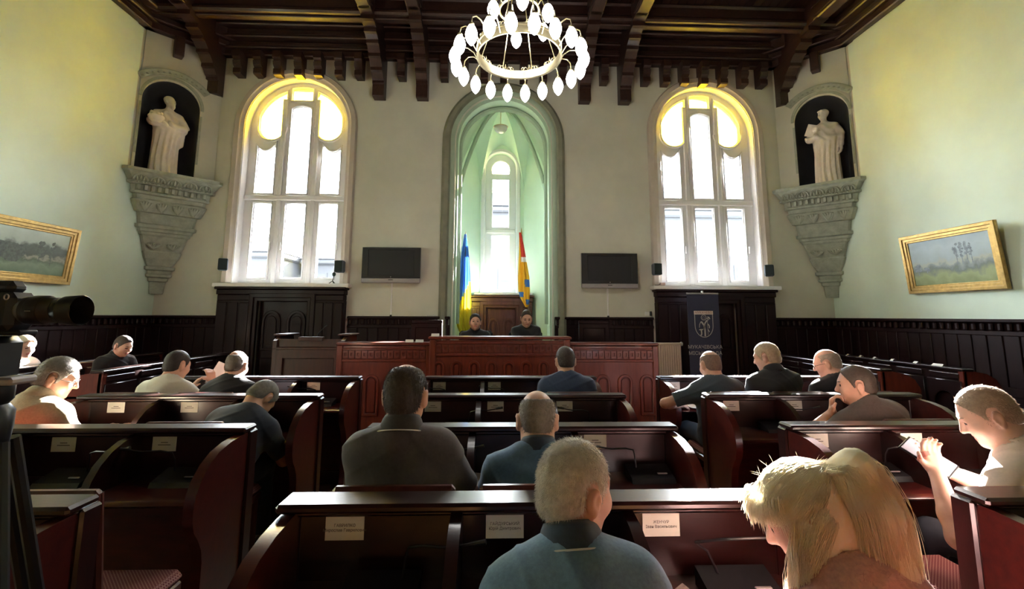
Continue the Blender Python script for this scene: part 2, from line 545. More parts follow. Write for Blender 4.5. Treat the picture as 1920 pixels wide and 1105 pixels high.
for sd, ws in ((-1, bpy.data.objects['wall_corner_left']), (1, bpy.data.objects['wall_corner_right'])):
    x = XL if sd < 0 else XR
    mb = MB().box(min(x + sd * .60, x + sd * .52), max(x + sd * .60, x + sd * .52), YF - LEG - .1, YF + .65, ZCUT - .1, ZC)
    mb.box(min(x + sd * .60, x - sd * (LEG + .1)), max(x + sd * .60, x - sd * (LEG + .1)), YF + .57, YF + .65, ZCUT - .1, ZC)
    mb.box(min(x + sd * .60, x), max(x + sd * .60, x), YF - LEG - .06, YF - LEG - .001, ZCUT - .1, ZC)
    mb.box(min(x + sd * .60, x - sd * (LEG + .1)), max(x + sd * .60, x - sd * (LEG + .1)), YF - LEG - .1, YF + .65, ZC - .01, ZC + .03)
    obj('backing', mb, PLASB, ws)

# ---- stepped stone corbels in the corners
def corbel(side):
    M, c0 = CM[side]
    steps = [(3.90, 1.00), (3.85, 1.00), (3.83, .96), (3.71, .855), (3.70, .885), (3.665, .88), (3.655, .80), (3.56, .78), (3.55, .80), (3.52, .79), (3.51, .73), (3.45, .72), (3.42, .76), (3.40, .755), (3.24, .665), (3.23, .60), (3.05, .565), (3.04, .615), (2.99, .61), (2.97, .555), (2.93, .55), (2.92, .52), (2.88, .51), (2.86, .475), (2.62, .385), (2.60, .395), (2.50, .35), (2.37, .26), (2.36, .31), (2.31, .305), (2.29, .245), (2.24, .24), (2.23, .265), (2.19, .26), (2.17, .205), (2.12, .20), (2.10, .165), (1.90, .14)]
    o = thing('stone_corbel', 'carved grey stone corbel under the statue niche in the %s corner' % ('left' if side < 0 else 'right'), 'corbel', ((XL + .01) if side < 0 else (XR - .01), YF - .01, 1.90))
    mb = MB(); sx = -side
    vs = []; fs = []
    for (z, L) in steps:
        z -= 1.90
        # pentagon: corner, along side wall, front face kept bluntly at 45 degrees
        t = L * 0.10
        vs += [(0, 0, z), (0, -L, z), (sx * t, -L, z), (sx * L, -t, z), (sx * L, 0, z)]
    for k in range(len(steps) - 1):
        for j in range(5):
            fs.append((k * 5 + j, k * 5 + (j + 1) % 5, (k + 1) * 5 + (j + 1) % 5, (k + 1) * 5 + j))
    fs.append((0, 1, 2, 3, 4)); q = (len(steps) - 1) * 5; fs.append((q + 4, q + 3, q + 2, q + 1, q))
    mb.add(vs, fs)
    obj('body', mb, STONE, o)
    def frontpt(L, t, z, out=0.0):
        # point on the diagonal front face, t in 0..1
        a = Vector((sx * L * .10, -L, 0)); b = Vector((sx * L, -L * .10, 0))
        p = a.lerp(b, t); nn = Vector((sx, -1, 0)).normalized()
        p = p + nn * out
        return (p.x, p.y, z - 1.90)
    def ring(name, zc, L, n, rr, kind, m=STONE):
        src = None
        for k in range(n):
            t = (k + .5) / n
            w = L * .9 * 1.27 / n
            b = MB()
            if kind == 'dentil':
                b.bbox(-w * .3, w * .3, -.045, .03, -rr, rr, .006)
            elif kind == 'bead':
                b.lathe([(.002, -rr), (rr * .8, -rr * .5), (rr, 0), (rr * .8, rr * .5), (.002, rr)], 8)
            elif kind == 'leaf':
                for i in range(5):
                    a = -1.0 + i * .5
                    b.tube([(0, -.005, -rr), (math.sin(a) * w * .30, -.03, rr * .1), (math.sin(a) * w * .46, -.055, rr * (.85 - .25 * abs(a)))], [.016, .026, .014], 6)
            elif kind == 'arch':
                b.tube([(-w * .46, -.012, -rr)] + [(-w * .46 * math.cos(x), -.02, rr * 1.7 * math.sin(x) - rr) for x in [PI * i / 8 for i in range(1, 8)]] + [(w * .46, -.012, -rr)], .017, 6)
                b.tube([(0, -.01, -rr), (0, -.03, rr * .4)], [.03, .008], 6)
                b.tube([(-w * .2, -.01, -rr), (-w * .26, -.03, rr * .0)], [.018, .006], 6); b.tube([(w * .2, -.01, -rr), (w * .26, -.03, rr * .0)], [.018, .006], 6)
            if src is None:
                src = obj(name, b, m, o, smooth=True, loc=frontpt(L, t, zc), rot=(0, 0, PI / 4 if side < 0 else -PI / 4))
            else:
                copy_part(src, o, frontpt(L, t, zc))
    ring('arch_leaf', 3.765, .895, 5, .055, 'arch')
    ring('bead', 3.685, .885, 22, .017, 'bead')
    ring('dentil', 3.61, .79, 11, .045, 'dentil')
    ring('acanthus_leaf', 3.32, .705, 4, .085, 'leaf')
    ring('rosette', 2.70, .43, 2, .05, 'leaf')
    return o
corbel(-1); corbel(1)

# ------------------------------------------------------------------ wainscot
WT = 1.535
def wainscot(name, p0, p1, inward, ztop=WT, dent=True, maxboards=80):
    # p0,p1: xy endpoints on the wall, inward: unit xy normal into the room
    p0 = Vector(p0); p1 = Vector(p1); d = p1 - p0; L = d.length; d.normalize(); n = Vector(inward)
    ang = math.atan2(d.y, d.x)
    flip = -1 if (Vector((-d.y, d.x)).dot(n) > 0) else 1   # local -Y is into the room when flip=1
    root = struct(name, MB().box(0, L, 0, .02 * flip if flip > 0 else .02, 0, ztop - .02) if False else None)
    root.location = (p0.x, p0.y, 0); root.rotation_euler = (0, 0, ang)
    s = -1 if flip > 0 else 1
    def b(y0, y1): return (min(s * y0, s * y1), max(s * y0, s * y1))
    def bx(x0, x1, y0, y1, z0, z1, bev=.004):
        a, c = b(y0, y1); return MB().bbox(x0, x1, a, c, z0, z1, bev)
    obj('back_panel', bx(0, L, 0.002, .018, 0, ztop - .03), PANELW, root)
    obj('base_rail', bx(0, L, 0.002, .05, 0, .16), PANELW, root)
    obj('mid_rail', bx(0, L, 0.002, .042, .62, .72), PANELW, root)
    obj('upper_rail', bx(0, L, 0.002, .045, ztop - .20, ztop - .15), PANELW, root)
    obj('cap_rail', bx(0, L, 0.002, .075, ztop - .045, ztop, .012), PANELW, root)
    nb = max(1, round(L / .185)); w = L / nb
    src = None
    for k in range(nb):
        for (z0, z1) in ((.16, .62), (.72, ztop - .20)):
            if k * w > 14: continue
        loc = (k * w + w / 2, 0, 0)
        if src is None:
            a, c = b(.018, .034)
            src = obj('board', MB().bbox(-w / 2 + .007, w / 2 - .007, a, c, .72, ztop - .20, .006), PANELW, root, loc=loc)
            a, c = b(.018, .034)
            src2 = obj('lower_board', MB().bbox(-w / 2 + .007, w / 2 - .007, a, c, .16, .62, .006), PANELW, root, loc=loc)
        else:
            copy_part(src, root, loc); copy_part(src2, root, loc)
    if dent:
        nd = int(L / .105)
        a, c = b(.018, .060)
        dm = None
        for k in range(nd):
            loc = ((k + .5) * L / nd, 0, 0)
            if dm is None:
                mb = MB()
                ym = (a + c) / 2
                mb.bbox(-.026, .026, a, c, ztop - .145, ztop - .05, .014)
                dm = obj('carved_block', mb, PANELW, root, loc=loc)
            else:
                copy_part(dm, root, loc)
    return root
wainscot('trim_1', (XL, 1.0), (XL, YF), (1, 0))
wainscot('trim_2', (XR, 1.0), (XR, YF), (-1, 0))
wainscot('trim_3', (XL, YF), (-4.82, YF), (0, -1))
wainscot('trim_4', (-2.59, YF), (-0.80, YF), (0, -1))
wainscot('trim_5', (1.05, YF), (2.83, YF), (0, -1))
wainscot('trim_6', (5.03, YF), (XR, YF), (0, -1))

# ---- tall panelling with a doorway beneath each side window and the throne-like panel in the apse
def gothic_door(root, cx, hw, z1, y, m):
    # dark recess, door leaf with two pointed panels
    leaf = obj('door_leaf', MB().box(cx - hw, cx + hw, y - .01, y + .03, 0, z1), m, root)
    for sx in (-.5, .5):
        lw = hw * .36
        lp = arch_loop(cx + sx * hw, lw, .95, z1 - .36, 12, .25)
        inn = arch_loop(cx + sx * hw, lw - .03, .98, z1 - .36, 12, .25)
        obj('arched_panel', plate([lp, inn], .03, .005, off=y - .022), m, root)
        obj('arched_panel', plate([arch_loop(cx + sx * hw, lw - .075, 1.02, z1 - .36, 12, .25)], .02, .005, off=y - .016), m, root)
        obj('lower_panel', MB().bbox(cx + sx * hw - lw, cx + sx * hw + lw, y - .03, y - .008, .18, .82, .01), m, root)
def tall_panel(name, x0, x1, ztop, y, dx0, dx1, dz, m=PANELW, depth=.16):
    root = struct(name)
    yf = y - depth
    obj('cornice', MB().bbox(x0 - .04, x1 + .04, yf - .06, y, ztop - .07, ztop - .025, .012), m, root)
    obj('cornice_neck', MB().bbox(x0 - .015, x1 + .015, yf - .03, y, ztop - .16, ztop - .07, .012), m, root)
    obj('frieze', MB().bbox(x0, x1, yf - .008, y, ztop - .26, ztop - .16, .01), m, root)
    # field left / right of the door and above it
    obj('field', MB().box(x0, dx0 - .12, yf, y, 0, ztop - .26), m, root)
    obj('field', MB().box(dx1 + .12, x1, yf, y, 0, ztop - .26), m, root)
    obj('field', MB().box(dx0 - .12, dx1 + .12, yf, y, dz + .12, ztop - .26), m, root)
    for (a, b_) in ((x0, dx0 - .12), (dx1 + .12, x1)):
        nb = max(2, round((b_ - a) / .18)); w = (b_ - a) / nb
        for k in range(nb):
            obj('board', MB().bbox(a + k * w + .012, a + (k + 1) * w - .012, yf - .018, yf, .15, ztop - .29, .008), m, root)
    obj('door_casing', plate([[(dx0 - .12, 0), (dx0 - .12, dz + .12), (dx1 + .12, dz + .12), (dx1 + .12, 0), (dx1 + .06, 0), (dx1 + .06, dz + .06), (dx0 - .06, dz + .06), (dx0 - .06, 0)]], .05, .01, off=yf - .012), m, root)
    obj('door_casing', plate([[(dx0 - .06, 0), (dx0 - .06, dz + .06), (dx1 + .06, dz + .06), (dx1 + .06, 0), (dx1, 0), (dx1, dz), (dx0, dz), (dx0, 0)]], .06, .01, off=yf + .02), m, root)
    gothic_door(root, (dx0 + dx1) / 2, (dx1 - dx0) / 2 - .002, dz - .001, y - .035, m)
    return root
SILL_T = 2.055
tall_panel('door_1', -4.78, -2.63, SILL_T, YF, -4.10, -3.24, 1.79)
tall_panel('door_2', 2.87, 5.00, SILL_T, YF, 3.55, 4.30, 1.79)
APM = mat('apse_panel_wood', (0.115, 0.040, 0.034), 0.38, coat=0.2, col2=(0.070, 0.022, 0.02), vscale=3.0, stretch=(8, 8, 1.2), bump=0.05)
tall_panel('door_3', -0.50, 0.77, 2.00, 9.85, -.20, .43, 1.72, APM, .12)

# ------------------------------------------------------------------ windows
def arched_window(name, cx):
    root = struct(name)
    # stone casing round the opening
    p, n = arch_path(cx, WIN_HW, YF, WIN_Z0 - .02, WIN_ZS)
    obj('casing', MB().sweep(p, n, [(0, -.02), (.05, -.035), (.07, -.06), (.15, -.06), (.17, -.03), (.17, 0.005), (0, .005)]), CASING, root, smooth=True)
    # white reveal lining
    obj('reveal', MB().sweep(p, n, [(-.012, 0.0), (0.001, 0.0), (.001, .22), (-.012, .22)]), WHITEP, root, smooth=True)
    obj('sill', MB().bbox(cx - 1.16, cx + 1.16, YF - .20, YF + .26, SILL_T - .03, WIN_Z0 + .005, .01), WHITEP, root)
    Y = 8.52
    hw = WIN_HW
    z0 = WIN_Z0
    zs = WIN_ZS
    # outline of lights (panes), local x about cx
    def fx(lp): return [(cx + a, b) for a, b in lp]
    lights = {}
    lo0, lo1 = 2.215, 3.60
    up0, up1 = 3.78, 4.73
    cols = [(-.775, -.43), (-.19, .19), (.43, .775)]
    panes = []
    for k, (a, b) in enumerate(cols):
        panes.append(('pane', fx(rect(a, b, lo0, lo1)), GLASS))
        if k == 1:
            panes.append(('pane', fx([(a, up0), (b, up0), (b, 5.44)] + [(b - (b - a) * t, 5.44 + .06 * math.sin(PI * t)) for t in (.25, .5, .75)] + [(a, 5.44)]), GLASS))
        else:
            # upper side light ends in a concave top under the round yellow light
            ctr = (a + b) / 2 + (-.02 if k == 0 else .02)
            tops = []
            for i in range(9):
                t = i / 8
                x = b + (a - b) * t
                tops.append((x, up1 - .13 + .16 * ((x - ctr) / (b - a) * 2) ** 2 * .8))
            panes.append(('pane', fx([(a, up0), (b, up0)] + tops), GLASS))
    # yellow side lights: inner edge straight, outer edge follows the arch, round bottom
    for sg in (-1, 1):
        xi, xo = .285, .775
        rb = (xo - xi) / 2
        xm = (xi + xo) / 2
        zc = 5.06
        lp = [(xi, zc)]
        for i in range(1, 12):
            a = PI + PI * i / 12
            lp.append((xm + rb * math.cos(a), zc + rb * math.sin(a)))
        # outer arch
        Ro = hw - .13
        for i in range(0, 14):
            a = (i / 13) * 66 * D2R + 3 * D2R
            x, z = Ro * math.cos(a), zs + Ro * math.sin(a)
            if x < xi: break
            if x > xo: x = xo
            lp.append((x, z))
        lp.append((xi, zs + math.sqrt(Ro * Ro - xi * xi)))
        panes.append(('yellow_pane', fx([(sg * x, z) for x, z in lp]), YGLASS))
    Ro = hw - .10
    lp = [(-.20, 5.60), (.20, 5.60)] + [(x, zs + math.sqrt(Ro * Ro - x * x)) for x in (.20, .1, 0, -.1, -.20)]
    panes.append(('yellow_pane', fx(lp), YGLASS))
    obj('frame', plate([arch_loop(cx, hw - .004, z0 + .004, zs)] + [p_[1] for p_ in panes], .07, .012, off=Y), WHITEP, root)
    for nm, lp, m in panes:
        obj(nm, plate([lp], .006, off=Y + .005), m, root)
        # sash bead round each light
        c = (sum(q[0] for q in lp) / len(lp), sum(q[1] for q in lp) / len(lp))
        outl = []
        for q in lp:
            v = Vector((q[0] - c[0], q[1] - c[1])); L = v.length
            outl.append((c[0] + v.x * (1 + .028 / max(L, .1)), c[1] + v.y * (1 + .028 / max(L, .1))))
        obj('sash_bead', plate([outl, lp], .03, .006, off=Y - .045), WHITEP, root)
    # mullions and transom stand proud
    for sx in (-.31, .31):
        obj('mullion', MB().bbox(cx + sx - .045, cx + sx + .045, Y - .075, Y - .03, z0, 5.0 if False else 5.62, .015), WHITEP, root)
    obj('transom', MB().bbox(cx - hw + .01, cx + hw - .01, Y - .085, Y - .03, 3.64, 3.745, .018), WHITEP, root)
    # round hoods beneath the yellow lights
    for sg in (-1, 1):
        path = [Vector((cx + sg * (.53) + .27 * math.cos(PI + PI * i / 14), Y - .05, 5.06 + .27 * math.sin(PI + PI * i / 14))) for i in range(15)]
        obj('round_bar', MB().tube(path, .026, 6), WHITEP, root, smooth=True)
    for x in (-.40, -.215, .81):
        obj('handle', MB().bbox(cx + x - .01, cx + x + .01, Y - .10, Y - .05, 2.72, 2.86, .005), WHITEP, root)
    return root
arched_window('window_1', WX[0])
arched_window('window_2', WX[1])

# ------------------------------------------------------------------ apse behind the dais
APB = 10.25
def apse():
    # half-octagonal plan
    plan = [(XC - .93, YF + .5), (XC - .93, 9.35), (XC - .50, APB), (XC + .50, APB), (XC + .93, 9.35), (XC + .93, YF + .5)]
    root = struct('wall_apse')
    zt = 4.45
    boss = Vector((XC - .03, 9.25, 5.92))
    # side walls
    for k in (0, 1, 3, 4):
        a, b = plan[k], plan[k + 1]
        obj('side_wall', MB().add([(a[0], a[1], 0), (b[0], b[1], 0), (b[0], b[1], 6.3), (a[0], a[1], 6.3)], [(0, 1, 2, 3)]), MINT, root)
    ww = .345; wz0, wzs = 2.03, 4.92
    obj('window_wall', plate([rect(XC - .5, XC + .5, 0, 6.3), arch_loop(XC - .03, ww, wz0, wzs, 20)], .25, off=APB + .125), MINT, root)
    # vault: webs between wall arches and the boss
    wallpts = []
    def walltop(a, b, n=10):
        L = math.hypot(b[0] - a[0], b[1] - a[1]); out = []
        for i in range(n + 1):
            t = i / n
            h = zt + 1.02 * (1 - abs(2 * t - 1) ** 1.7) ** 0.62
            out.append(Vector((a[0] + (b[0] - a[0]) * t, a[1] + (b[1] - a[1]) * t, h)))
        return out
    for k in range(5):
        a, b = plan[k], plan[k + 1]
        wt = walltop(a, b)
        vs = []; fs = []; ns = 7
        for p in wt:
            for j in range(ns + 1):
                t = j / ns
                q = p.lerp(boss, t)
                # pointed profile
                q.z = p.z + (boss.z - p.z) * math.sin(t * PI / 2) ** .9
                vs.append(q)
        for i in range(len(wt) - 1):
            for j in range(ns):
                fs.append((i * (ns + 1) + j, (i + 1) * (ns + 1) + j, (i + 1) * (ns + 1) + j + 1, i * (ns + 1) + j + 1))
        obj('vault_web', MB().add(vs, fs), MINT, root, smooth='all')
    # front web between the boss and the chancel arch
    pf, _ = arch_path(XC, .93, YF + .5, zt, 4.80, 20)
    vs = []; fs = []; ns = 6
    for p in pf:
        for j in range(ns + 1):
            t = j / ns; q = p.lerp(boss, t); q.z = p.z + (boss.z - p.z) * math.sin(t * PI / 2)
            vs.append(q)
    for i in range(len(pf) - 1):
        for j in range(ns):
            fs.append((i * (ns + 1) + j, (i + 1) * (ns + 1) + j, (i + 1) * (ns + 1) + j + 1, i * (ns + 1) + j + 1))
    obj('vault_web', MB().add(vs, fs), MINT, root, smooth='all')
    for k in (1, 4):
        a = Vector((plan[k][0], plan[k][1], zt - .2))
        a.x += (XC - a.x) * .05
        path = []
        for j in range(12):
            t = j / 11
            q = a.lerp(boss, t); q.z = a.z + (boss.z - a.z) * math.sin(t * PI / 2) ** .85 - .03
            path.append(q)
        obj('rib', MB().tube(path, .042, 8), MINTD, root, smooth=True)
        if k in (1, 4):
            obj('rib_capital', MB().lathe([(.03, -.12), (.06, -.05), (.09, 0), (.09, .03), (.05, .05)], 10, tuple(a)), MINT, root, smooth=True)
            obj('wall_shaft', MB().tube([(a.x, a.y, 1.5), (a.x, a.y, a.z - .1)], .03, 8), MINT, root, smooth=True)
    obj('boss', MB().lathe([(.02, -.10), (.09, -.08), (.13, -.04), (.15, 0.02)], 12, tuple(boss)), MINTD, root, smooth=True)
    return root
apse()
# chancel arch moulding on the front wall
apm = struct('trim_7')
p, n = arch_path(XC, AP_HW, YF, .9, AP_ZS)
obj('outer_moulding', MB().sweep(p, n, [(.10, -.03), (.13, -.075), (.20, -.085), (.247, -.05), (.247, 0.004), (.10, .004)]), GREYM, apm, smooth=True)
obj('inner_moulding', MB().sweep(p, n, [(-.03, .10), (.0, .03), (.03, -.01), (.075, -.025), (.105, -.02), (.105, .004), (.01, .12)]), MINTD, apm, smooth=True)
obj('arch_soffit', MB().sweep(p, n, [(-.035, .10), (.004, .10), (.004, .52), (-.035, .52)]), MINT, apm, smooth=True)
p2, n2 = arch_path(XC, AP_HW - .07, YF + .36, 1.4, AP_ZS - .03)
obj('arch_roll', MB().sweep(p2, n2, [(-.02, .0), (0, -.03), (.04, -.035), (.06, 0), (.06, .06), (-.02, .06)]), MINTD, apm, smooth=True)

# narrow apse window
def apse_window():
    root = struct('window_3')
    cx = XC - .03; Y = APB + .12; hw = .345; z0, zs = 2.03, 4.92
    p, n = arch_path(cx, hw, APB, z0, zs)
    obj('casing', MB().sweep(p, n, [(0, -.01), (.03, -.04), (.09, -.03), (.10, .005), (0, .005)]), WHITEP, root, smooth=True)
    lows = [rect(cx - .215, cx + .215, 2.12, 3.36), rect(cx - .20, cx + .20, 3.53, 4.68)]
    yl = [(cx - .20, 4.79), (cx + .20, 4.79)] + [(cx + .215 * math.cos(a), 4.90 + .215 * math.sin(a)) for a in [PI * i / 10 for i in range(0, 11)]]
    obj('frame', plate([arch_loop(cx, hw - .004, z0 + .004, zs, 20)] + lows + [yl], .07, .012, off=Y), WHITEP, root)
    for lp in lows:
        obj('pane', plate([lp], .006, off=Y), GLASS, root)
    obj('yellow_pane', plate([yl], .006, off=Y), glass_mat('pale_yellow_glass', (1, .95, .70), scatter=.25, scol=(1, .9, .6)), root)
    obj('transom', MB().bbox(cx - hw + .01, cx + hw - .01, Y - .08, Y - .03, 3.40, 3.49, .015), WHITEP, root)
    obj('sill', MB().bbox(cx - .55, cx + .68, 9.70, APB + .2, 1.985, 2.03, .008), WHITEP, root)
    return root
apse_window()

# ------------------------------------------------------------------ ceiling
ceil = struct('ceiling', MB().box(XL - .3, XR + .3, YB, YF + .55, ZC, ZC + .2), CEILW)
npl = 83; pw = (XR - XL) / npl
pk = None
for k in range(npl):
    x = XL + (k + .5) * pw
    if pk is None:
        pk = obj('plank', MB().bbox(-pw / 2 + .005, pw / 2 - .005, YB, YF, ZC - .022, ZC, .006), CEILW, ceil, loc=(x, 0, 0))
    else:
        copy_part(pk, ceil, (x, 0, 0))
BEAMX = (-5.20, -2.20, -1.40, 1.643, 2.407, 5.48)
bk = None
for x in BEAMX:
    if bk is None:
        mb = MB()
        prof = [(8.3, 5.55), (8.14, 5.55), (8.115, 5.57), (8.115, 5.78), (8.09, 5.80), (8.09, 5.84), (8.05, 5.86), (7.98, 5.94), (7.93, 5.96), (7.93, 6.02), (7.82, 6.12), (7.76, 6.13), (7.76, 6.19), (7.66, 6.27), (7.60, 6.28), (7.60, 6.34), (7.50, 6.38), (7.44, 6.39), (7.44, 6.46), (7.30, 6.48), (7.22, 6.48), (7.22, 6.56), (7.0, 6.56), (7.0, 6.96), (8.3, 6.96)]
        mb.prism(prof, -.105, .105, 'x')
        bk = obj('beam_bracket', mb, CEILW, ceil, loc=(x, 0, 0))
        mb = MB().bbox(-.11, .11, YB, 7.1, 6.56, 6.96, .02)
        mb.box(-.125, .125, YB, 7.1, 6.80, 6.83); mb.box(-.125, .125, YB, 7.1, 6.62, 6.64)
        bm_ = obj('beam', mb, CEILW, ceil, loc=(x, 0, 0))
    else:
        copy_part(bk, ceil, (x, 0, 0)); copy_part(bm_, ceil, (x, 0, 0))
cb = None
for y in (7.40, 5.6, 3.8, 2.0, 0.2, -1.6):
    if cb is None:
        mb = MB().bbox(XL, XR, -.10, .10, 6.70, 6.96, .015)
        mb.bbox(XL, XR, -.15, .15, 6.60, 6.70, .03); mb.bbox(XL, XR, -.055, .055, 6.56, 6.60, .012)
        mb.bbox(XL, XR, -.14, .14, 6.88, 6.95, .03)
        cb = obj('cross_beam', mb, CEILW, ceil, loc=(0, y, 0))
    else:
        copy_part(cb, ceil, (0, y, 0))
def cornice(nm, a, b, nrm):
    mb = MB()
    for (d0, z0, z1) in ((.13, 6.33, 6.45), (.19, 6.45, 6.50), (.16, 6.50, 6.60), (.30, 6.60, 6.66), (.27, 6.66, 6.78), (.40, 6.78, 6.84), (.44, 6.84, 6.955)):
        if nrm[1]:
            mb.bbox(a, b, YF - d0, YF, z0, z1, .018)
        elif nrm[0] > 0:
            mb.bbox(XL, XL + d0, a, b, z0, z1, .018)
        else:
            mb.bbox(XR - d0, XR, a, b, z0, z1, .018)
    obj('cornice', mb, CEILW, ceil)
cornice('cornice', XL, XR, (0, -1))
cornice('cornice', YB, YF, (1, 0))
cornice('cornice', YB, YF, (-1, 0))
# diagonal cornice over each niche, with a little bracket
for sd in (-1, 1):
    M, c0 = CM[sd]
    mb = MB().bbox(-.2, 1.35, -.14, .02, 6.33, 6.47, .018); mb.bbox(-.2, 1.35, -.22, .02, 6.47, 6.58, .018); mb.bbox(-.3, 1.5, -.3, .02, 6.58, 6.95, .02)
    mm = mb.mesh('cornice'); mm.transform(M); obj('cornice', mm, CEILW, ceil)
    mb = MB().bbox(c0 - .07, c0 + .07, -.17, .0, 6.00, 6.36, .012); mm = mb.mesh('small_bracket'); mm.transform(M); obj('small_bracket', mm, CEILW, ceil)
sb = None
for x in (-4.773, -4.408, -4.051, -3.674, -3.315, -2.935, -2.573, -1.79, -.997, -.62, -.25, .12, .49, .86, 1.23, 2.019, 2.816, 3.196, 3.557, 3.929, 4.302, 4.70, 5.07):
    if sb is None:
        prof = [(8.3, 5.93), (8.12, 5.93), (8.10, 5.95), (8.10, 6.04), (8.13, 6.06), (8.08, 6.10), (8.06, 6.17), (8.09, 6.19), (8.03, 6.23), (8.03, 6.36), (8.3, 6.36)]
        sb = obj('small_bracket', MB().prism(prof, -.07, .07, 'x'), CEILW, ceil, loc=(x, 0, 0))
    else:
        copy_part(sb, ceil, (x, 0, 0))

# ------------------------------------------------------------------ outside: houses across the street
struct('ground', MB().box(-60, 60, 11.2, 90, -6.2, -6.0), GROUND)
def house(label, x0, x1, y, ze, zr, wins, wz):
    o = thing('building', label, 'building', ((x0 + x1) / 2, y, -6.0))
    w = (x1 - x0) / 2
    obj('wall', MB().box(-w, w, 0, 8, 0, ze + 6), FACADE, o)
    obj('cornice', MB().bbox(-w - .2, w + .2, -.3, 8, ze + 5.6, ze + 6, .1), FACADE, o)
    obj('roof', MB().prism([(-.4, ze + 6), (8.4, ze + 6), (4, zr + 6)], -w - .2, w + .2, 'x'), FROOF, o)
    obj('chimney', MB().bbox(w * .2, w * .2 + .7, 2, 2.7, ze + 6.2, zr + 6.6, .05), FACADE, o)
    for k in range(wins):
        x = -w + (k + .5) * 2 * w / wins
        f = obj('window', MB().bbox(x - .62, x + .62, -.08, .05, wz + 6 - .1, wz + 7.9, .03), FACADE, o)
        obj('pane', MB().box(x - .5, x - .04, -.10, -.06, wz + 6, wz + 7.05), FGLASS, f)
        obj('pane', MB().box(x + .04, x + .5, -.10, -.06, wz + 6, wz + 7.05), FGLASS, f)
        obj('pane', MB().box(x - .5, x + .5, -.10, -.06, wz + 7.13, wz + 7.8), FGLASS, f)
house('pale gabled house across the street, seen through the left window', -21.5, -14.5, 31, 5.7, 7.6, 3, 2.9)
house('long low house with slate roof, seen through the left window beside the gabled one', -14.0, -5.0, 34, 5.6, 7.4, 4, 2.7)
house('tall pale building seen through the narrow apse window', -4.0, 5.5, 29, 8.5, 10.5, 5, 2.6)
house('plain building filling the lower panes of the right window', 7.0, 22.0, 24, 7.2, 9.6, 6, 2.4)

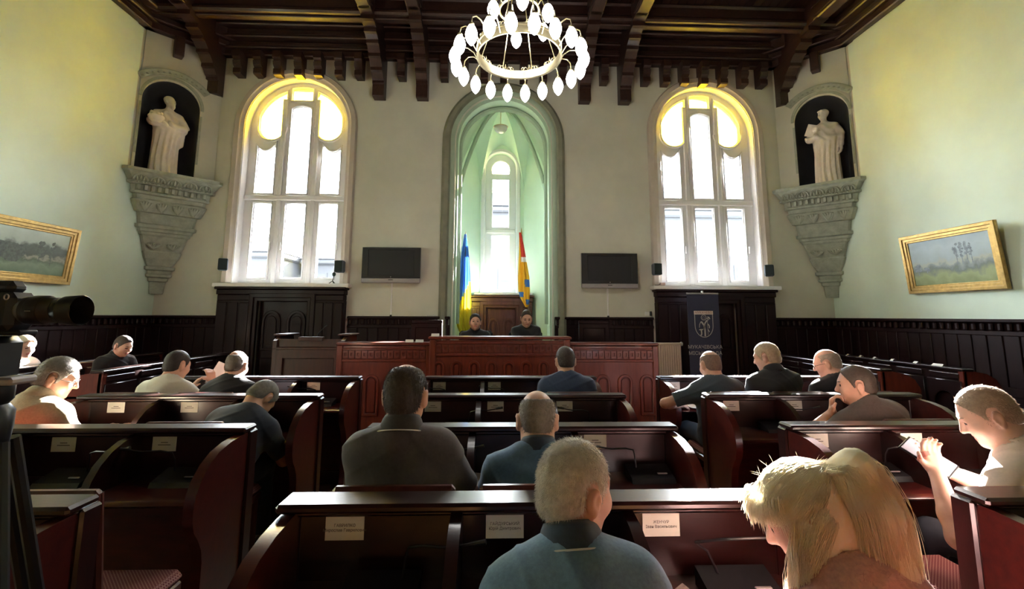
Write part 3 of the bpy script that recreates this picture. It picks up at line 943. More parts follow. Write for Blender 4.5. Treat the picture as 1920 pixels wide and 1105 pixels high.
# ------------------------------------------------------------------ chandelier
def chandelier():
    cx, cy, cz = .213, 4.30, 4.15
    o = thing('chandelier', 'large brass ring chandelier with egg-shaped glass bulbs hanging from the ceiling', 'chandelier', (cx, cy, cz))
    R, RB = .414, .638
    mb = MB()
    n = 64; vs = []; fs = []
    prof = [(R - .008, -.045), (R + .012, -.05), (R + .012, -.035), (R + .004, -.03), (R + .004, .03), (R + .012, .035), (R + .012, .05), (R - .008, .045)]
    for i in range(n):
        a = 2 * PI * i / n
        for r, z in prof: vs.append((r * math.cos(a), r * math.sin(a), z))
    m = len(prof)
    for i in range(n):
        for j in range(m):
            fs.append((i * m + j, ((i + 1) % n) * m + j, ((i + 1) % n) * m + (j + 1) % m, i * m + (j + 1) % m))
    obj('ring', MB().add(vs, fs), BRASS, o, smooth=True)
    hub = (0, 0, 1.05)
    obj('hub', MB().lathe([(.01, -.08), (.05, -.05), (.07, 0), (.05, .06), (.02, .12), (.02, .3)], 14, hub), BRASS, o, smooth=True)
    obj('ceiling_rod', MB().tube([(0, 0, 1.2), (0, 0, ZC - cz - .03)], .014, 8), BRASS, o, smooth=True)
    obj('ceiling_rose', MB().lathe([(.02, -.12), (.08, -.06), (.12, -.0)], 14, (0, 0, ZC - cz - .03)), BRASS, o, smooth=True)
    # upper small ring
    obj('upper_ring', MB().torus((0, 0, .46), .20, .012, 32, 6), BRASS, o, smooth=True)
    def egg(s=1.0):
        return [(.012, .0), (.022, -.006), (.030, -.012), (.046 * s, -.045), (.056 * s, -.085), (.053 * s, -.115), (.042 * s, -.15), (.024 * s, -.178), (.006, -.196)]
    rod = arm = bulb = scr = cup = None
    for k in range(8):
        a = 2 * PI * (k + .5) / 8
        c, s_ = math.cos(a), math.sin(a)
        if rod is None:
            rod = obj('rod', MB().tube([(R, 0, .04), (.06, 0, 1.02)], .0055, 6), BRASS, o, smooth=True, rot=(0, 0, a))
        else:
            copy_part(rod, o, rot=(0, 0, a))
    for k in range(20):
        a = 2 * PI * (k + .5) / 20
        if arm is None:
            pts = [(R + .005, 0, -.03), (R + .05, 0, .045), (R + .11, 0, .095), (R + .17, 0, .105), (RB - .01, 0, .075), (RB, 0, .03), (RB, 0, -.005)]
            arm = obj('arm', MB().tube(pts, .0062, 6), BRASS, o, smooth=True, rot=(0, 0, a))
            cup = obj('bulb_cup', MB().lathe([(.008, .02), (.024, .012), (.028, -.004), (.022, -.012)], 10, (RB, 0, -.008)), BRASS, o, smooth=True, rot=(0, 0, a))
            bulb = obj('glass_bulb', MB().lathe(egg(), 14, (RB, 0, -.012)), BULB, o, smooth='all', rot=(0, 0, a))
        else:
            copy_part(arm, o, rot=(0, 0, a)); copy_part(cup, o, rot=(0, 0, a)); copy_part(bulb, o, rot=(0, 0, a))
    # scroll ornaments on the ring
    for k in range(10):
        a = 2 * PI * k / 10
        if scr is None:
            mb = MB()
            for sg in (-1, 1):
                pts = [(R, sg * (.012 + .06 * t), .05 + .035 * math.sin(t * PI)) for t in [i / 6 for i in range(7)]]
                pts += [(R, sg * (.072 + .016 * math.sin(b)), .052 + .016 * (1 - math.cos(b))) for b in [i * PI / 4 for i in range(1, 8)]]
                mb.tube(pts, .0045, 5)
            mb.lathe([(.002, 0), (.012, .012), (.004, .035), (.001, .05)], 6, (R, 0, .06))
            scr = obj('scroll_ornament', mb, BRASS, o, smooth=True, rot=(0, 0, a))
        else:
            copy_part(scr, o, rot=(0, 0, a))
    for k in range(6):
        a = 2 * PI * (k + .5) / 6 + .05
        c, s_ = math.cos(a), math.sin(a)
        r1 = .31
        obj('upper_arm', MB().tube([(.20 * c, .20 * s_, .46), (.25 * c, .25 * s_, .53), (r1 * c * .97, r1 * s_ * .97, .53), (r1 * c, r1 * s_, .47), (r1 * c, r1 * s_, .44)], .006, 6), BRASS, o, smooth=True)
        obj('glass_bulb', MB().lathe(egg(1.05), 14, (r1 * c, r1 * s_, .44)), BULB, o, smooth='all')
    return o
chandelier()

pl_ = thing('pendant_lamp', 'small glass bowl pendant lamp hanging from the apse vault', 'lamp', (XC - .05, 9.2, 5.36))
obj('stem', MB().tube([(0, 0, .10), (0, 0, .50)], .008, 6), BRASS, pl_, smooth=True)
obj('bowl', MB().lathe([(.02, -.03), (.08, -.02), (.135, .04), (.145, .09), (.10, .12), (.02, .13)], 16), mat('milk_glass', (.55, .55, .5), .25, var=.1), pl_, smooth=True)
obj('rim', MB().torus((0, 0, .09), .145, .01, 24, 6), BRASS, pl_, smooth=True)

sp_ = thing('ceiling_spotlight', 'small white round spotlight on the ceiling boards at upper right', 'spotlight', (4.41, 7.0, ZC - .022))
obj('rim', MB().torus((0, 0, -.012), .055, .012, 20, 6), WHITEP, sp_, smooth=True)
obj('lens', MB().lathe([(.05, -.012), (.05, 0)], 16), mat('spot_lens', (.8, .8, .78), .2, var=.02), sp_)

# ------------------------------------------------------------------ pictures
def paint_mat(name, kind):
    m = bpy.data.materials.new(name); m.use_nodes = True
    nt = m.node_tree; b = nt.nodes['Principled BSDF']; b.inputs['Roughness'].default_value = .5
    tc = nt.nodes.new('ShaderNodeTexCoord'); sx = nt.nodes.new('ShaderNodeSeparateXYZ')
    nt.links.new(tc.outputs['Generated'], sx.inputs[0])
    nz = nt.nodes.new('ShaderNodeTexNoise'); nz.inputs['Scale'].default_value = 5.0; nz.inputs['Detail'].default_value = 8
    mp = nt.nodes.new('ShaderNodeMapping'); mp.inputs['Scale'].default_value = (1, 1.8, 1)
    nt.links.new(tc.outputs['Generated'], mp.inputs[0]); nt.links.new(mp.outputs[0], nz.inputs['Vector'])
    def math_(op, a, bb):
        n = nt.nodes.new('ShaderNodeMath'); n.operation = op
        for i, v in enumerate((a, bb)):
            if isinstance(v, (int, float)): n.inputs[i].default_value = v
            else: nt.links.new(v, n.inputs[i])
        return n.outputs[0]
    # height plus noise -> landscape bands
    h = math_('ADD', sx.outputs['Z'], math_('MULTIPLY', math_('SUBTRACT', nz.outputs[0], .5), .45))
    r = nt.nodes.new('ShaderNodeValToRGB')
    cr = r.color_ramp
    if kind == 0:
        st = [(0, (.12, .17, .09)), (.22, (.20, .27, .16)), (.34, (.10, .13, .07)), (.40, (.34, .34, .24)), (.46, (.07, .09, .06)), (.62, (.11, .13, .10)), (.72, (.42, .50, .40)), (1, (.55, .64, .55))]
    else:
        st = [(0, (.20, .25, .10)), (.2, (.30, .35, .16)), (.33, (.16, .20, .17)), (.42, (.26, .31, .30)), (.47, (.40, .43, .36)), (.55, (.36, .44, .46)), (.8, (.42, .52, .56)), (1, (.36, .46, .52))]
    while len(cr.elements) < len(st): cr.elements.new(.5)
    for e, (pos, c) in zip(cr.elements, st):
        e.position = pos; e.color = (*c, 1)
    nt.links.new(h, r.inputs[0]); nt.links.new(r.outputs[0], b.inputs['Base Color'])
    return m
def painting(label, x, y0, y1, z0, z1, side, kind):
    o = thing('framed_painting', label, 'painting', (x, (y0 + y1) / 2, z0))
    w, h = (y1 - y0) / 2, z1 - z0
    sg = -side
    t = .028
    tilt = thing
    def fr(i0, i1, d0, d1):
        loops = [[(-w + i0, i0), (w - i0, i0), (w - i0, h - i0), (-w + i0, h - i0)], [(-w + i1, i1), (w - i1, i1), (w - i1, h - i1), (-w + i1, h - i1)]]
        me = plate(loops, abs(d1 - d0), .006, 'yz', sg * (d0 + d1) / 2)
        return me
    obj('outer_frame', fr(0, .035, .0, .055), GOLD, o)
    obj('middle_frame', fr(.034, .075, .0, .042), GOLD, o)
    obj('inner_frame', fr(.074, .10, .0, .030), GOLD, o)
    obj('canvas', MB().box(min(sg * .002, sg * .02), max(sg * .002, sg * .02), -w + .095, w - .095, .095, h - .095), paint_mat('canvas_paint_%d' % kind, kind), o)
    tm = mat('painted_trees_%d' % kind, (.10, .12, .09) if kind == 0 else (.22, .27, .30), .6, var=.35, vscale=30)
    tl = [(.20, .35, .34, .10), (.33, .3, .42, .05), (-.1, .33, .22, .2), (-.25, .36, .18, .12)] if kind == 0 else [(-.10, .42, .36, .05), (-.16, .42, .40, .045), (-.22, .42, .38, .045), (-.27, .42, .34, .04), (.42, .30, .18, .07), (.30, .33, .1, .05)]
    for (yy, zb, ht, cw) in tl:
        # flat paint strokes lying on the canvas
        mb = MB()
        rr = random.Random(int((yy + 5) * 1000))
        for k in range(16):
            a = rr.uniform(0, 2 * PI); q = rr.uniform(0, 1)
            cy_, cz_ = yy * 2 * w * .85 + math.cos(a) * cw * 2 * w * .5 * q, zb * h + ht * h * (.62 + .36 * q * math.sin(a))
            rad = (.35 + .4 * rr.random()) * cw * 2 * w * .5
            pts = [(cy_ + rad * math.cos(t_ * PI / 3) * rr.uniform(.7, 1.2), cz_ + rad * math.sin(t_ * PI / 3) * rr.uniform(.7, 1.3)) for t_ in range(6)]
            x_ = sg * (.0205 + .0001 * k)
            mb.add([(x_, p[0], p[1]) for p in pts], [tuple(range(6))])
        mb.add([(sg * .0207, yy * 2 * w * .85 - .006, zb * h), (sg * .0207, yy * 2 * w * .85 + .006, zb * h), (sg * .0207, yy * 2 * w * .85 + .004, (zb + ht * .7) * h), (sg * .0207, yy * 2 * w * .85 - .004, (zb + ht * .7) * h)], [(0, 1, 2, 3)])
        cvs = obj('painted_tree', mb, tm, o)
    return o
p1 = painting('gilt-framed landscape with dark bushes on the left wall', XL + .012, 5.15, 6.60, 1.955, 2.715, -1, 0)
p2_ = painting('gilt-framed landscape with pale trees by water on the right wall', XR - .012, 5.33, 6.66, 1.905, 2.74, 1, 1)
p1.rotation_euler = (0, 5 * D2R, 0); p1.location.x += .005
p2_.rotation_euler = (0, -5 * D2R, 0); p2_.location.x -= .005

# ------------------------------------------------------------------ televisions, cables, speakers
def tv(label, x0, x1, z0, z1):
    o = thing('television', label, 'television', ((x0 + x1) / 2, YF, z0))
    w = (x1 - x0) / 2; h = z1 - z0
    obj('wall_mount', MB().bbox(-.2, .2, -.07, -.002, h * .3, h * .75, .01), BLACK, o)
    obj('housing', MB().bbox(-w, w, -.145, -.06, .0, h, .012), BLACK, o)
    obj('bezel', plate([rect(-w, w, .075, h), rect(-w + .10, w - .10, .115, h - .04)], .02, .004, off=-.152), BLACK, o)
    obj('screen', MB().box(-w + .095, w - .095, -.150, -.146, .11, h - .035), SCREEN, o)
    obj('edge_trim', plate([rect(-w - .006, w + .006, .07, h + .006), rect(-w, w, .07, h)], .05, .0, off=-.12), SILVER, o)
    obj('speaker_bar', MB().bbox(-w - .006, w + .006, -.165, -.10, -.012, .072, .012), SILVER, o)
    obj('logo', MB().bbox(-.04, .04, -.167, -.164, .035, .047, .002), BLACK, o)
    obj('maker_badge', MB().lathe([(.009, -.001), (.009, .001)], 10, (0, 0, 0)), SILVER, o, loc=(0, -.163, .092), rot=(PI / 2, 0, 0))
    return o
tv('black flat television on the wall left of the apse', -2.345, -1.335, 2.125, 2.735)
tv('black flat television on the wall right of the apse', 1.53, 2.53, 2.055, 2.665)
for nm, x, z0, z1 in (('left', -1.845, 1.535, 2.12), ('right', 2.02, 1.535, 2.05)):
    o = thing('cable_conduit', 'white cable conduit running down the wall below the %s television' % nm, 'conduit', (x, YF, z0))
    obj('channel', MB().bbox(-.012, .012, -.016, -.001, 0, z1 - z0, .004), WHITEP, o)
    obj('end_clip', MB().bbox(-.018, .018, -.022, -.001, 0, .025, .004), BLACK, o)
def speaker(label, x, z, rz, y=8.12):
    o = thing('wall_speaker', label, 'speaker', (x, y, z), rz)
    obj('cabinet', MB().bbox(-.075, .075, -.06, .07, -.105, .105, .022), GREYP, o)
    obj('grille', MB().bbox(-.07, .07, -.075, -.058, -.1, .1, .02), mat('speaker_grille', (.008, .018, .016), .7, var=.2), o)
    obj('top_face', MB().bbox(-.055, .055, -.05, .06, .103, .109, .003), mat('speaker_top', (.4, .4, .4), .5, var=.05), o)
    obj('bracket', MB().tube([(0, .07, 0), (0, .10, -.02), (0, .15, -.02)], .014, 8), WHITEP, o, smooth=True)
    return o
speaker('black wall speaker at the left edge of the left window', -4.72, 2.41, .5)
speaker('black wall speaker at the right edge of the left window', -2.72, 2.39, -.15)
speaker('black wall speaker at the left edge of the right window', 2.87, 2.385, .1)
speaker('black wall speaker at the right edge of the right window', 4.92, 2.375, -.5)
for lb, x in (('white plug box on the sill under the right window, left end', 2.98),):
    o = thing('plug_adapter', lb, 'plug', (x, 8.16, 2.10))
    obj('block', MB().bbox(-.045, .045, -.03, .03, 0, .05, .008), mat('tan_plastic', (.45, .32, .25), .5, var=.05), o)
    obj('cord', MB().tube([(-.04, 0, .02), (-.09, -.01, .005), (-.12, -.03, .004), (-.15, -.035, .004)], .005, 6), BLACK, o)
for lb, x in (('small white wall socket on the wainscot ledge left of the right window', 2.73),):
    o = thing('wall_socket', lb, 'socket', (x, YF, 1.56))
    obj('plate', MB().bbox(-.04, .04, -.02, -.001, 0, .075, .006), WHITEP, o)
    obj('plug', MB().bbox(.04, .075, -.05, -.001, -.0, .08, .008), BLACK, o)
o = thing('tangled_cable', 'thin white cable lying on the wainscot ledge beside the apse arch', 'cable', (-1.13, YF - .04, WT + .004))
obj('coil', MB().tube([(-.09 + .015 * i, .018 * math.sin(i * 1.7), .008 + .012 * abs(math.sin(i * 1.1))) for i in range(14)], .004, 6), WHITEP, o)
# little desk microphone on the left window sill
o = thing('sill_microphone', 'small black stand microphone on the left window sill', 'microphone', (-2.86, 8.20, 2.096))
obj('base', MB().tube([(-.05, -.03, .004), (0, 0, .05), (.05, -.03, .004)], .007, 6).tube([(0, 0, .05), (0, .05, .004)], .007, 6), BLACK, o)
obj('stem', MB().tube([(0, 0, .05), (.015, 0, .14)], .007, 6), BLACK, o)
obj('head', MB().lathe([(.004, 0), (.028, .02), (.032, .045), (.026, .065), (.004, .08)], 12, (.017, 0, .125)), mat('mic_grille', (.02, .05, .035), .6, var=.2), o, smooth=True)

# ------------------------------------------------------------------ flags
def flag(name, label, base, top, draw):
    o = thing(name, label, 'flag', base)
    t = Vector(top) - Vector(base)
    obj('pole', MB().tube([(0, 0, 0), tuple(t)], .013, 8), mat('flag_pole', (.10, .07, .05), .4, var=.1), o, smooth=True)
    obj('finial', MB().lathe([(.012, -.02), (.02, 0), (.014, .03), (.003, .12)], 8, tuple(t)), GOLD, o, smooth=True)
    draw(o, t)
    return o
def cloth(o, nm, m, top, rows, fold=.035, nf=4.0, ph=0.0, cols=26):
    # rows: list of (z, xleft, xright) hanging outline; folded in depth
    vs = []; fs = []
    zs_ = [r[0] for r in rows]
    N = 30
    for i in range(N + 1):
        t = i / N
        z = zs_[0] + (zs_[-1] - zs_[0]) * t
        xl = float(np.interp(-z, [-q for q in zs_], [r[1] for r in rows])); xr = float(np.interp(-z, [-q for q in zs_], [r[2] for r in rows]))
        for j in range(cols + 1):
            u = j / cols
            amp = fold * min(1, .35 + t * 1.2)
            vs.append((xl + (xr - xl) * u, amp * math.sin(u * PI * 2 * nf + 1.5 * t + ph) - .03, z))
    for i in range(N):
        for j in range(cols):
            fs.append((i * (cols + 1) + j, i * (cols + 1) + j + 1, (i + 1) * (cols + 1) + j + 1, (i + 1) * (cols + 1) + j))
    return vs, fs, N, cols
def ua(o, t):
    # drape coordinates relative to base at z=0 : floor; base z = .25
    rows = [(3.08, -.02, .02), (2.75, -.07, .07), (2.3, -.11, .11), (1.9, -.16, .13), (1.5, -.19, .14), (1.25, -.12, .15), (1.02, .0, .13), (.92, .04, .09)]
    off = Vector((t.x * .72, t.y * .72, 0))
    vs, fs, N, C = cloth(o, 'cloth', None, None, rows)
    mi = []
    for i in range(N):
        for j in range(C):
            z = vs[i * (C + 1) + j][2]; x = vs[i * (C + 1) + j][0]
            yel = (z < 1.62 + 2.2 * (x + .16)) if z < 2.2 else False
            yel = yel or (x < -.10 - (2.0 - z) * .02 and z < 2.35)
            mi.append(1 if yel else 0)
    vs = [(a + off.x, b_ + off.y, c) for a, b_, c in vs]
    mb = MB(); mb.v = vs; mb.f = fs; mb.m = mi
    obj('cloth', mb, [FBLUE, FYEL], o, smooth='all')
flag('national_flag', 'draped blue and yellow flag on a pole at the left of the apse', (-.62, 9.05, .06), (-.60, 9.0, 3.08), ua)
def city(o, t):
    rows = [(3.12, -.02, .02), (2.9, -.035, .05), (2.6, -.075, .075), (2.25, -.12, .10), (1.98, -.14, .09), (1.86, -.12, .07), (1.72, -.06, .05), (1.66, -.03, .02)]
    vs, fs, N, C = cloth(o, 'cloth', None, None, rows, .03, 3.2, 1.0)
    mi = []
    for i in range(N):
        for j in range(C):
            x, _, z = vs[i * (C + 1) + j]
            k = 0
            if z > 2.68: k = 1 if x > -.02 else 0
            elif z > 2.55: k = 2 if x > -.03 else 0
            elif (2.08 < z < 2.22 and x > .0) or (1.86 < z < 1.99 and x < -.05) or (1.73 < z < 1.85 and x > -.02): k = 3
            mi.append(k)
    mb = MB(); mb.v = [(a + t.x * c / t.z - .03, b_ + t.y * c / t.z, c) for a, b_, c in vs]; mb.f = fs; mb.m = mi
    mb.v = [(a + .0, b_, c) for a, b_, c in mb.v]
    obj('cloth', mb, [FGOLD, FRED, FWHITE, FBLUE], o, smooth='all')
flag('city_flag', 'draped yellow flag with red and white top at the right of the apse', (.80, 9.10, .06), (.50, 8.98, 3.16), city)

# ------------------------------------------------------------------ roll-up banner, radiator
o = thing('rollup_banner', 'dark blue roll-up banner with a pale shield emblem standing before the right door', 'banner', (3.44, 7.60, 0))
obj('sheet', MB().box(-.265, .265, -.003, .003, .06, 1.93), BANNER, o)
obj('top_bar', MB().bbox(-.27, .27, -.012, .012, 1.915, 1.945, .006), SILVER, o)
obj('base_cassette', MB().bbox(-.28, .28, -.09, .09, 0, .08, .02), SILVER, o)
obj('support_pole', MB().tube([(0, .02, .05), (0, .02, 1.97)], .010, 8), SILVER, o)
obj('pole_hook', MB().bbox(-.012, .012, -.014, .03, 1.93, 1.975, .004), WHITEP, o)
em = obj('emblem_shield', plate([[(-.155, 1.60), (.155, 1.60), (.155, 1.40)] + [(.155 * math.cos(a), 1.40 - .19 * math.sin(a)) for a in [PI * i / 14 for i in range(1, 14)]] + [(-.155, 1.40)],
    [(-.146, 1.592), (.146, 1.592), (.146, 1.40)] + [(.146 * math.cos(a), 1.40 - .180 * math.sin(a)) for a in [PI * i / 14 for i in range(1, 14)]] + [(-.146, 1.40)]], .002, off=-.0045), BANTXT, o)
obj('emblem_ribbon', MB().box(-.16, .16, -.006, -.0035, 1.585, 1.645), BANCRM, em)
obj('emblem_text', text_mesh('МУКАЧЕВО', .052), BANRED, em, loc=(0, -.0068, 1.615))
mb = MB()
mb.torus((.0, -.0055, 1.535), .042, .0035, 24, 5, axis='y')
mb.lathe([(.022, -.001), (.022, .001)], 12)
fig = MB()
def strip(pts, w):
    for a, b_ in zip(pts, pts[1:]):
        v = Vector((b_[0] - a[0], b_[1] - a[1])).normalized(); q = Vector((-v.y, v.x)) * w
        fig.add([(a[0] + q.x, -.0052, a[1] + q.y), (a[0] - q.x, -.0052, a[1] - q.y), (b_[0] - q.x, -.0052, b_[1] - q.y), (b_[0] + q.x, -.0052, b_[1] + q.y)], [(0, 1, 2, 3)])
for i in range(24):
    a, b_ = 2 * PI * i / 24, 2 * PI * (i + 1) / 24
    strip([(.042 * math.cos(a), 1.535 + .042 * math.sin(a)), (.042 * math.cos(b_), 1.535 + .042 * math.sin(b_))], .004)
for i in range(12):
    a, b_ = 2 * PI * i / 12, 2 * PI * (i + 1) / 12
    strip([(.020 * math.cos(a), 1.53 + .022 * math.sin(a)), (.020 * math.cos(b_), 1.53 + .022 * math.sin(b_))], .002)
strip([(-.045, 1.47), (.0, 1.41), (.012, 1.33), (.012, 1.23)], .013)
strip([(.05, 1.49), (.01, 1.43), (.0, 1.34)], .011)
strip([(-.05, 1.47), (-.075, 1.42), (-.08, 1.37)], .005)
strip([(-.085, 1.335), (-.02, 1.34)], .009)
strip([(-.05, 1.33), (-.045, 1.27), (-.06, 1.24)], .011)
strip([(.06, 1.25), (.06, 1.53)], .003)
strip([(.05, 1.515), (.09, 1.545), (.105, 1.51)], .006)
strip([(.065, 1.555), (.09, 1.52), (.07, 1.49)], .005)
strip([(.07, 1.43), (.09, 1.39), (.085, 1.36)], .008)
strip([(.065, 1.34), (.085, 1.30)], .007)
obj('emblem_figure', fig, BANTXT, em)
obj('banner_text', text_mesh('МУКАЧІВСЬКА', .078), BANTXT, o, loc=(0, -.006, 1.055))
obj('banner_text', text_mesh('МІСЬКА РАДА', .078), BANTXT, o, loc=(0, -.006, .955))

o = thing('radiator', 'cream ribbed radiator on the wall beside the dais', 'radiator', (2.80, 7.95, .12))
obj('panel', MB().bbox(-.40, .37, -.02, .06, 0, .97, .01), RADM, o)
rb = None
for k in range(20):
    x = -.385 + k * .039
    if rb is None: rb = obj('rib', MB().bbox(-.013, .013, -.034, -.018, .03, .94, .006), RADM, o, loc=(x, 0, 0))
    else: copy_part(rb, o, (x, 0, 0))
obj('top_grille', MB().bbox(-.41, .38, -.03, .07, .955, .985, .008), RADM, o)
obj('bracket', MB().box(-.3, -.26, .06, .32, .5, .56).box(.2, .24, .06, .32, .5, .56), RADM, o)
obj('valve', MB().lathe([(.02, 0), (.03, .02), (.03, .05), (.01, .07)], 10, (.395, .02, .93)), WHITEP, o)
obj('foot', MB().box(-.3, -.27, 0, .04, -.12, 0).box(.22, .25, 0, .04, -.12, 0), RADM, o)

# ------------------------------------------------------------------ dais
podium = struct('trim_8', MB().bbox(-2.2, 2.5, 6.62, 9.83, 0, .22, .01), WOOD)
def desk_front(o, w, z1, y0=0.0, narch=4, arch_z=(.28, .80), dz=(1.02, 1.10), m=REDW):
    obj('front_board', MB().box(-w, w, y0, y0 + .03, .0, z1 - .04), m, o)
    obj('base_moulding', MB().bbox(-w - .01, w + .01, y0 - .025, y0 + .01, 0, .12, .01), m, o)
    obj('frieze_rail', MB().bbox(-w, w, y0 - .018, y0, dz[0] - .06, dz[0] - .025, .008), m, o)
    obj('frieze_rail', MB().bbox(-w, w, y0 - .018, y0, dz[1] + .02, dz[1] + .045, .008), m, o)
    n = int(2 * w / .085); src = None
    for k in range(n):
        x = -w + .06 + (k + .5) * (2 * w - .12) / n
        if src is None:
            src = obj('carved_block', plate([rect(-.032, .032, dz[0] - .015, dz[1] + .01), rect(-.016, .016, dz[0] + .01, dz[1] - .015)], .018, .003, off=y0 - .006), m, o, loc=(x, 0, 0))
        else: copy_part(src, o, (x, 0, 0))
    src = None
    for k in range(narch):
        x = -w + (k + .5) * 2 * w / narch
        aw = min(.105, w / narch * .62)
        if src is None:
            src = obj('arched_panel', plate([arch_loop(0, aw, arch_z[0], arch_z[1] - aw, 14), arch_loop(0, aw - .022, arch_z[0] + .022, arch_z[1] - aw, 14)], .024, .006, off=y0 - .010), m, o, loc=(x, 0, 0))
            src2 = obj('arched_inset', plate([arch_loop(0, aw - .045, arch_z[0] + .045, arch_z[1] - aw, 14)], .014, .004, off=y0 - .005), m, o, loc=(x, 0, 0))
        else:
            copy_part(src, o, (x, 0, 0)); copy_part(src2, o, (x, 0, 0))
o = thing('presidium_desk', 'tall centre section of the red wooden dais desk below the two seated chairmen', 'desk', (.065, 6.0, 0))
desk_front(o, .885, 1.28, 0, 8, (.42, .98), (1.10, 1.17))
obj('top_ledge', MB().bbox(-.915, .915, -.03, .30, 1.25, 1.285, .01), REDW, o)
obj('work_surface', MB().bbox(-.885, .885, .03, .60, .98, 1.02, .01), REDW, o)
for x in (-.885, .825):
    obj('side_panel', MB().bbox(x, x + .06, .0, .60, 0, 1.25, .008), REDW, o)
    obj('corner_post', MB().bbox(x - .01, x + .07, -.03, .04, .0, 1.25, .01), REDW, o)
for nm, lb, cx, w in (('left', 'left wing of the red wooden dais desk, beside the lectern', -1.415, .59), ('right', 'right wing of the red wooden dais desk, lit red beside the radiator', 1.535, .575)):
    o = thing('dais_wing', lb, 'desk', (cx, 6.08, 0))
    desk_front(o, w, 1.20, 0, 4 if nm == 'left' else 4, (.30, .80), (1.02, 1.09))
    obj('top_ledge', MB().bbox(-w - .02, w + .02, -.03, .26, 1.17, 1.205, .01), REDW, o)
    obj('work_surface', MB().bbox(-w, w, .03, .50, .92, .96, .01), REDW, o)
    for x in (-w, w - .05):
        obj('side_panel', MB().bbox(x, x + .05, .0, .50, 0, 1.17, .008), REDW, o)
        obj('corner_post', MB().bbox(x - .012, x + .062, -.026, .04, 0, 1.17, .01), REDW, o)
# papers standing on the dais
for lb, x, z, y in (('white name plate on the left wing of the dais desk, long one', -1.11, 1.206, 6.12), ('white name plate on the left wing of the dais desk, short one', -.98, 1.206, 6.12), ('white name plate lying on the dais desk before the left chairman', -.77, 1.286, 6.05)):
    o = thing('name_plate', lb, 'name plate', (x, y, z))
    obj('front_sheet', MB().add([(-.05, -.02, 0), (.05, -.02, 0), (.05, .005, .035), (-.05, .005, .035)], [(0, 1, 2, 3)]), PAPER, o)
    obj('rear_sheet', MB().add([(-.05, .03, 0), (.05, .03, 0), (.05, .005, .035), (-.05, .005, .035)], [(0, 1, 2, 3)]), PAPER, o)
o = thing('laptop', 'thin dark laptop edge on the dais desk between the chairmen', 'laptop', (.08, 6.42, 1.02))
obj('base', MB().bbox(-.18, .18, -.12, .12, 0, .02, .006), BLACKM, o)
obj('lid', MB().add([(-.18, -.12, .02), (.18, -.12, .02), (.18, -.20, .24), (-.18, -.20, .24), (-.18, -.112, .02), (.18, -.112, .02), (.18, -.192, .24), (-.18, -.192, .24)], [(0, 1, 2, 3), (4, 7, 6, 5), (0, 3, 7, 4), (1, 5, 6, 2), (2, 6, 7, 3), (0, 4, 5, 1)]), SILVER, o)
def dais_seat(lb, x, y):
    o = thing('armchair', lb, 'chair', (x, y, .22))
    obj('backrest', MB().bbox(-.26, .26, .18, .26, .45, 1.10, .04), BLACK, o)
    obj('seat', MB().bbox(-.26, .26, -.24, .24, .42, .52, .04), BLACK, o)
    obj('column', MB().tube([(0, 0, .06), (0, 0, .44)], .03, 8), BLACKM, o)
    obj('foot', MB().bbox(-.26, .26, -.03, .03, 0, .06, .01).bbox(-.03, .03, -.26, .26, 0, .06, .01), BLACKM, o)
dais_seat('black high-backed chair of the chairman by the blue and yellow flag', -.30, 7.06)
dais_seat('black high-backed chair of the chairman on the right', .47, 7.06)
for lb, x in (('dark wooden chair standing empty behind the left dais wing', -1.10), ('dark wooden chair standing empty behind the right dais wing', 1.60)):
    o = thing('wooden_armchair', lb, 'chair', (x, 7.35, .22))
    obj('backrest', plate([rect(-.24, .24, .5, 1.22), rect(-.18, .18, .60, 1.14)], .04, .008, off=.2), PANELW, o)
    obj('back_panel', MB().bbox(-.18, .18, .19, .21, .60, 1.14, .005), PANELW, o)
    obj('top_rail', MB().bbox(-.25, .25, .17, .23, 1.20, 1.26, .012), PANELW, o)
    obj('seat', MB().bbox(-.24, .24, -.22, .22, .42, .48, .015), SEATF, o)
    for lx in (-.21, .21):
        for ly in (-.19, .2):
            obj('leg', MB().bbox(lx - .025, lx + .025, ly - .025, ly + .025, 0, .5, .005), PANELW, o)

# lectern
o = thing('lectern', 'dark wooden speaker lectern with raised side boards left of the dais', 'lectern', (-2.41, 6.20, 0))
w = .46
LECW = mat('lectern_wood', (0.0595, 0.0140, 0.0091), 0.36, coat=0.2, col2=(0.0315, 0.0077, 0.0056), vscale=3.0, stretch=(8, 8, 1.2), bump=0.04)
obj('front_panel', MB().box(-w, w, 0, .03, 0, 1.22), LECW, o)
obj('recessed_panel', plate([rect(-w + .04, w - .04, .15, 1.10), rect(-w + .13, w - .13, .25, 1.0)], .03, .008, off=-.012), LECW, o)
obj('upper_moulding', MB().bbox(-w, w, -.03, .02, 1.10, 1.14, .01), LECW, o)
obj('base_moulding', MB().bbox(-w - .02, w + .02, -.03, .5, 0, .12, .01), LECW, o)
for sx in (-1, 1):
    x0 = -w if sx < 0 else w - .05
    obj('side_board', MB().prism([(-.03, 0), (-.03, 1.22), (.10, 1.275), (.46, 1.29), (.5, 1.2), (.5, 0)], x0, x0 + .05, 'x'), LECW, o)
    x1 = -w - .04 if sx < 0 else w - .13
    obj('side_cap', MB().bbox(x1, x1 + .17, .06, .48, 1.278, 1.302, .008), LECW, o)
obj('reading_top', MB().add([(-w + .05, 0, 1.215), (w - .05, 0, 1.215), (w - .05, .42, 1.09), (-w + .05, .42, 1.09), (-w + .05, 0, 1.24), (w - .05, 0, 1.24), (w - .05, .42, 1.115), (-w + .05, .42, 1.115)], [(0, 3, 2, 1), (4, 5, 6, 7), (0, 1, 5, 4), (1, 2, 6, 5), (2, 3, 7, 6), (3, 0, 4, 7)]), LECW, o)
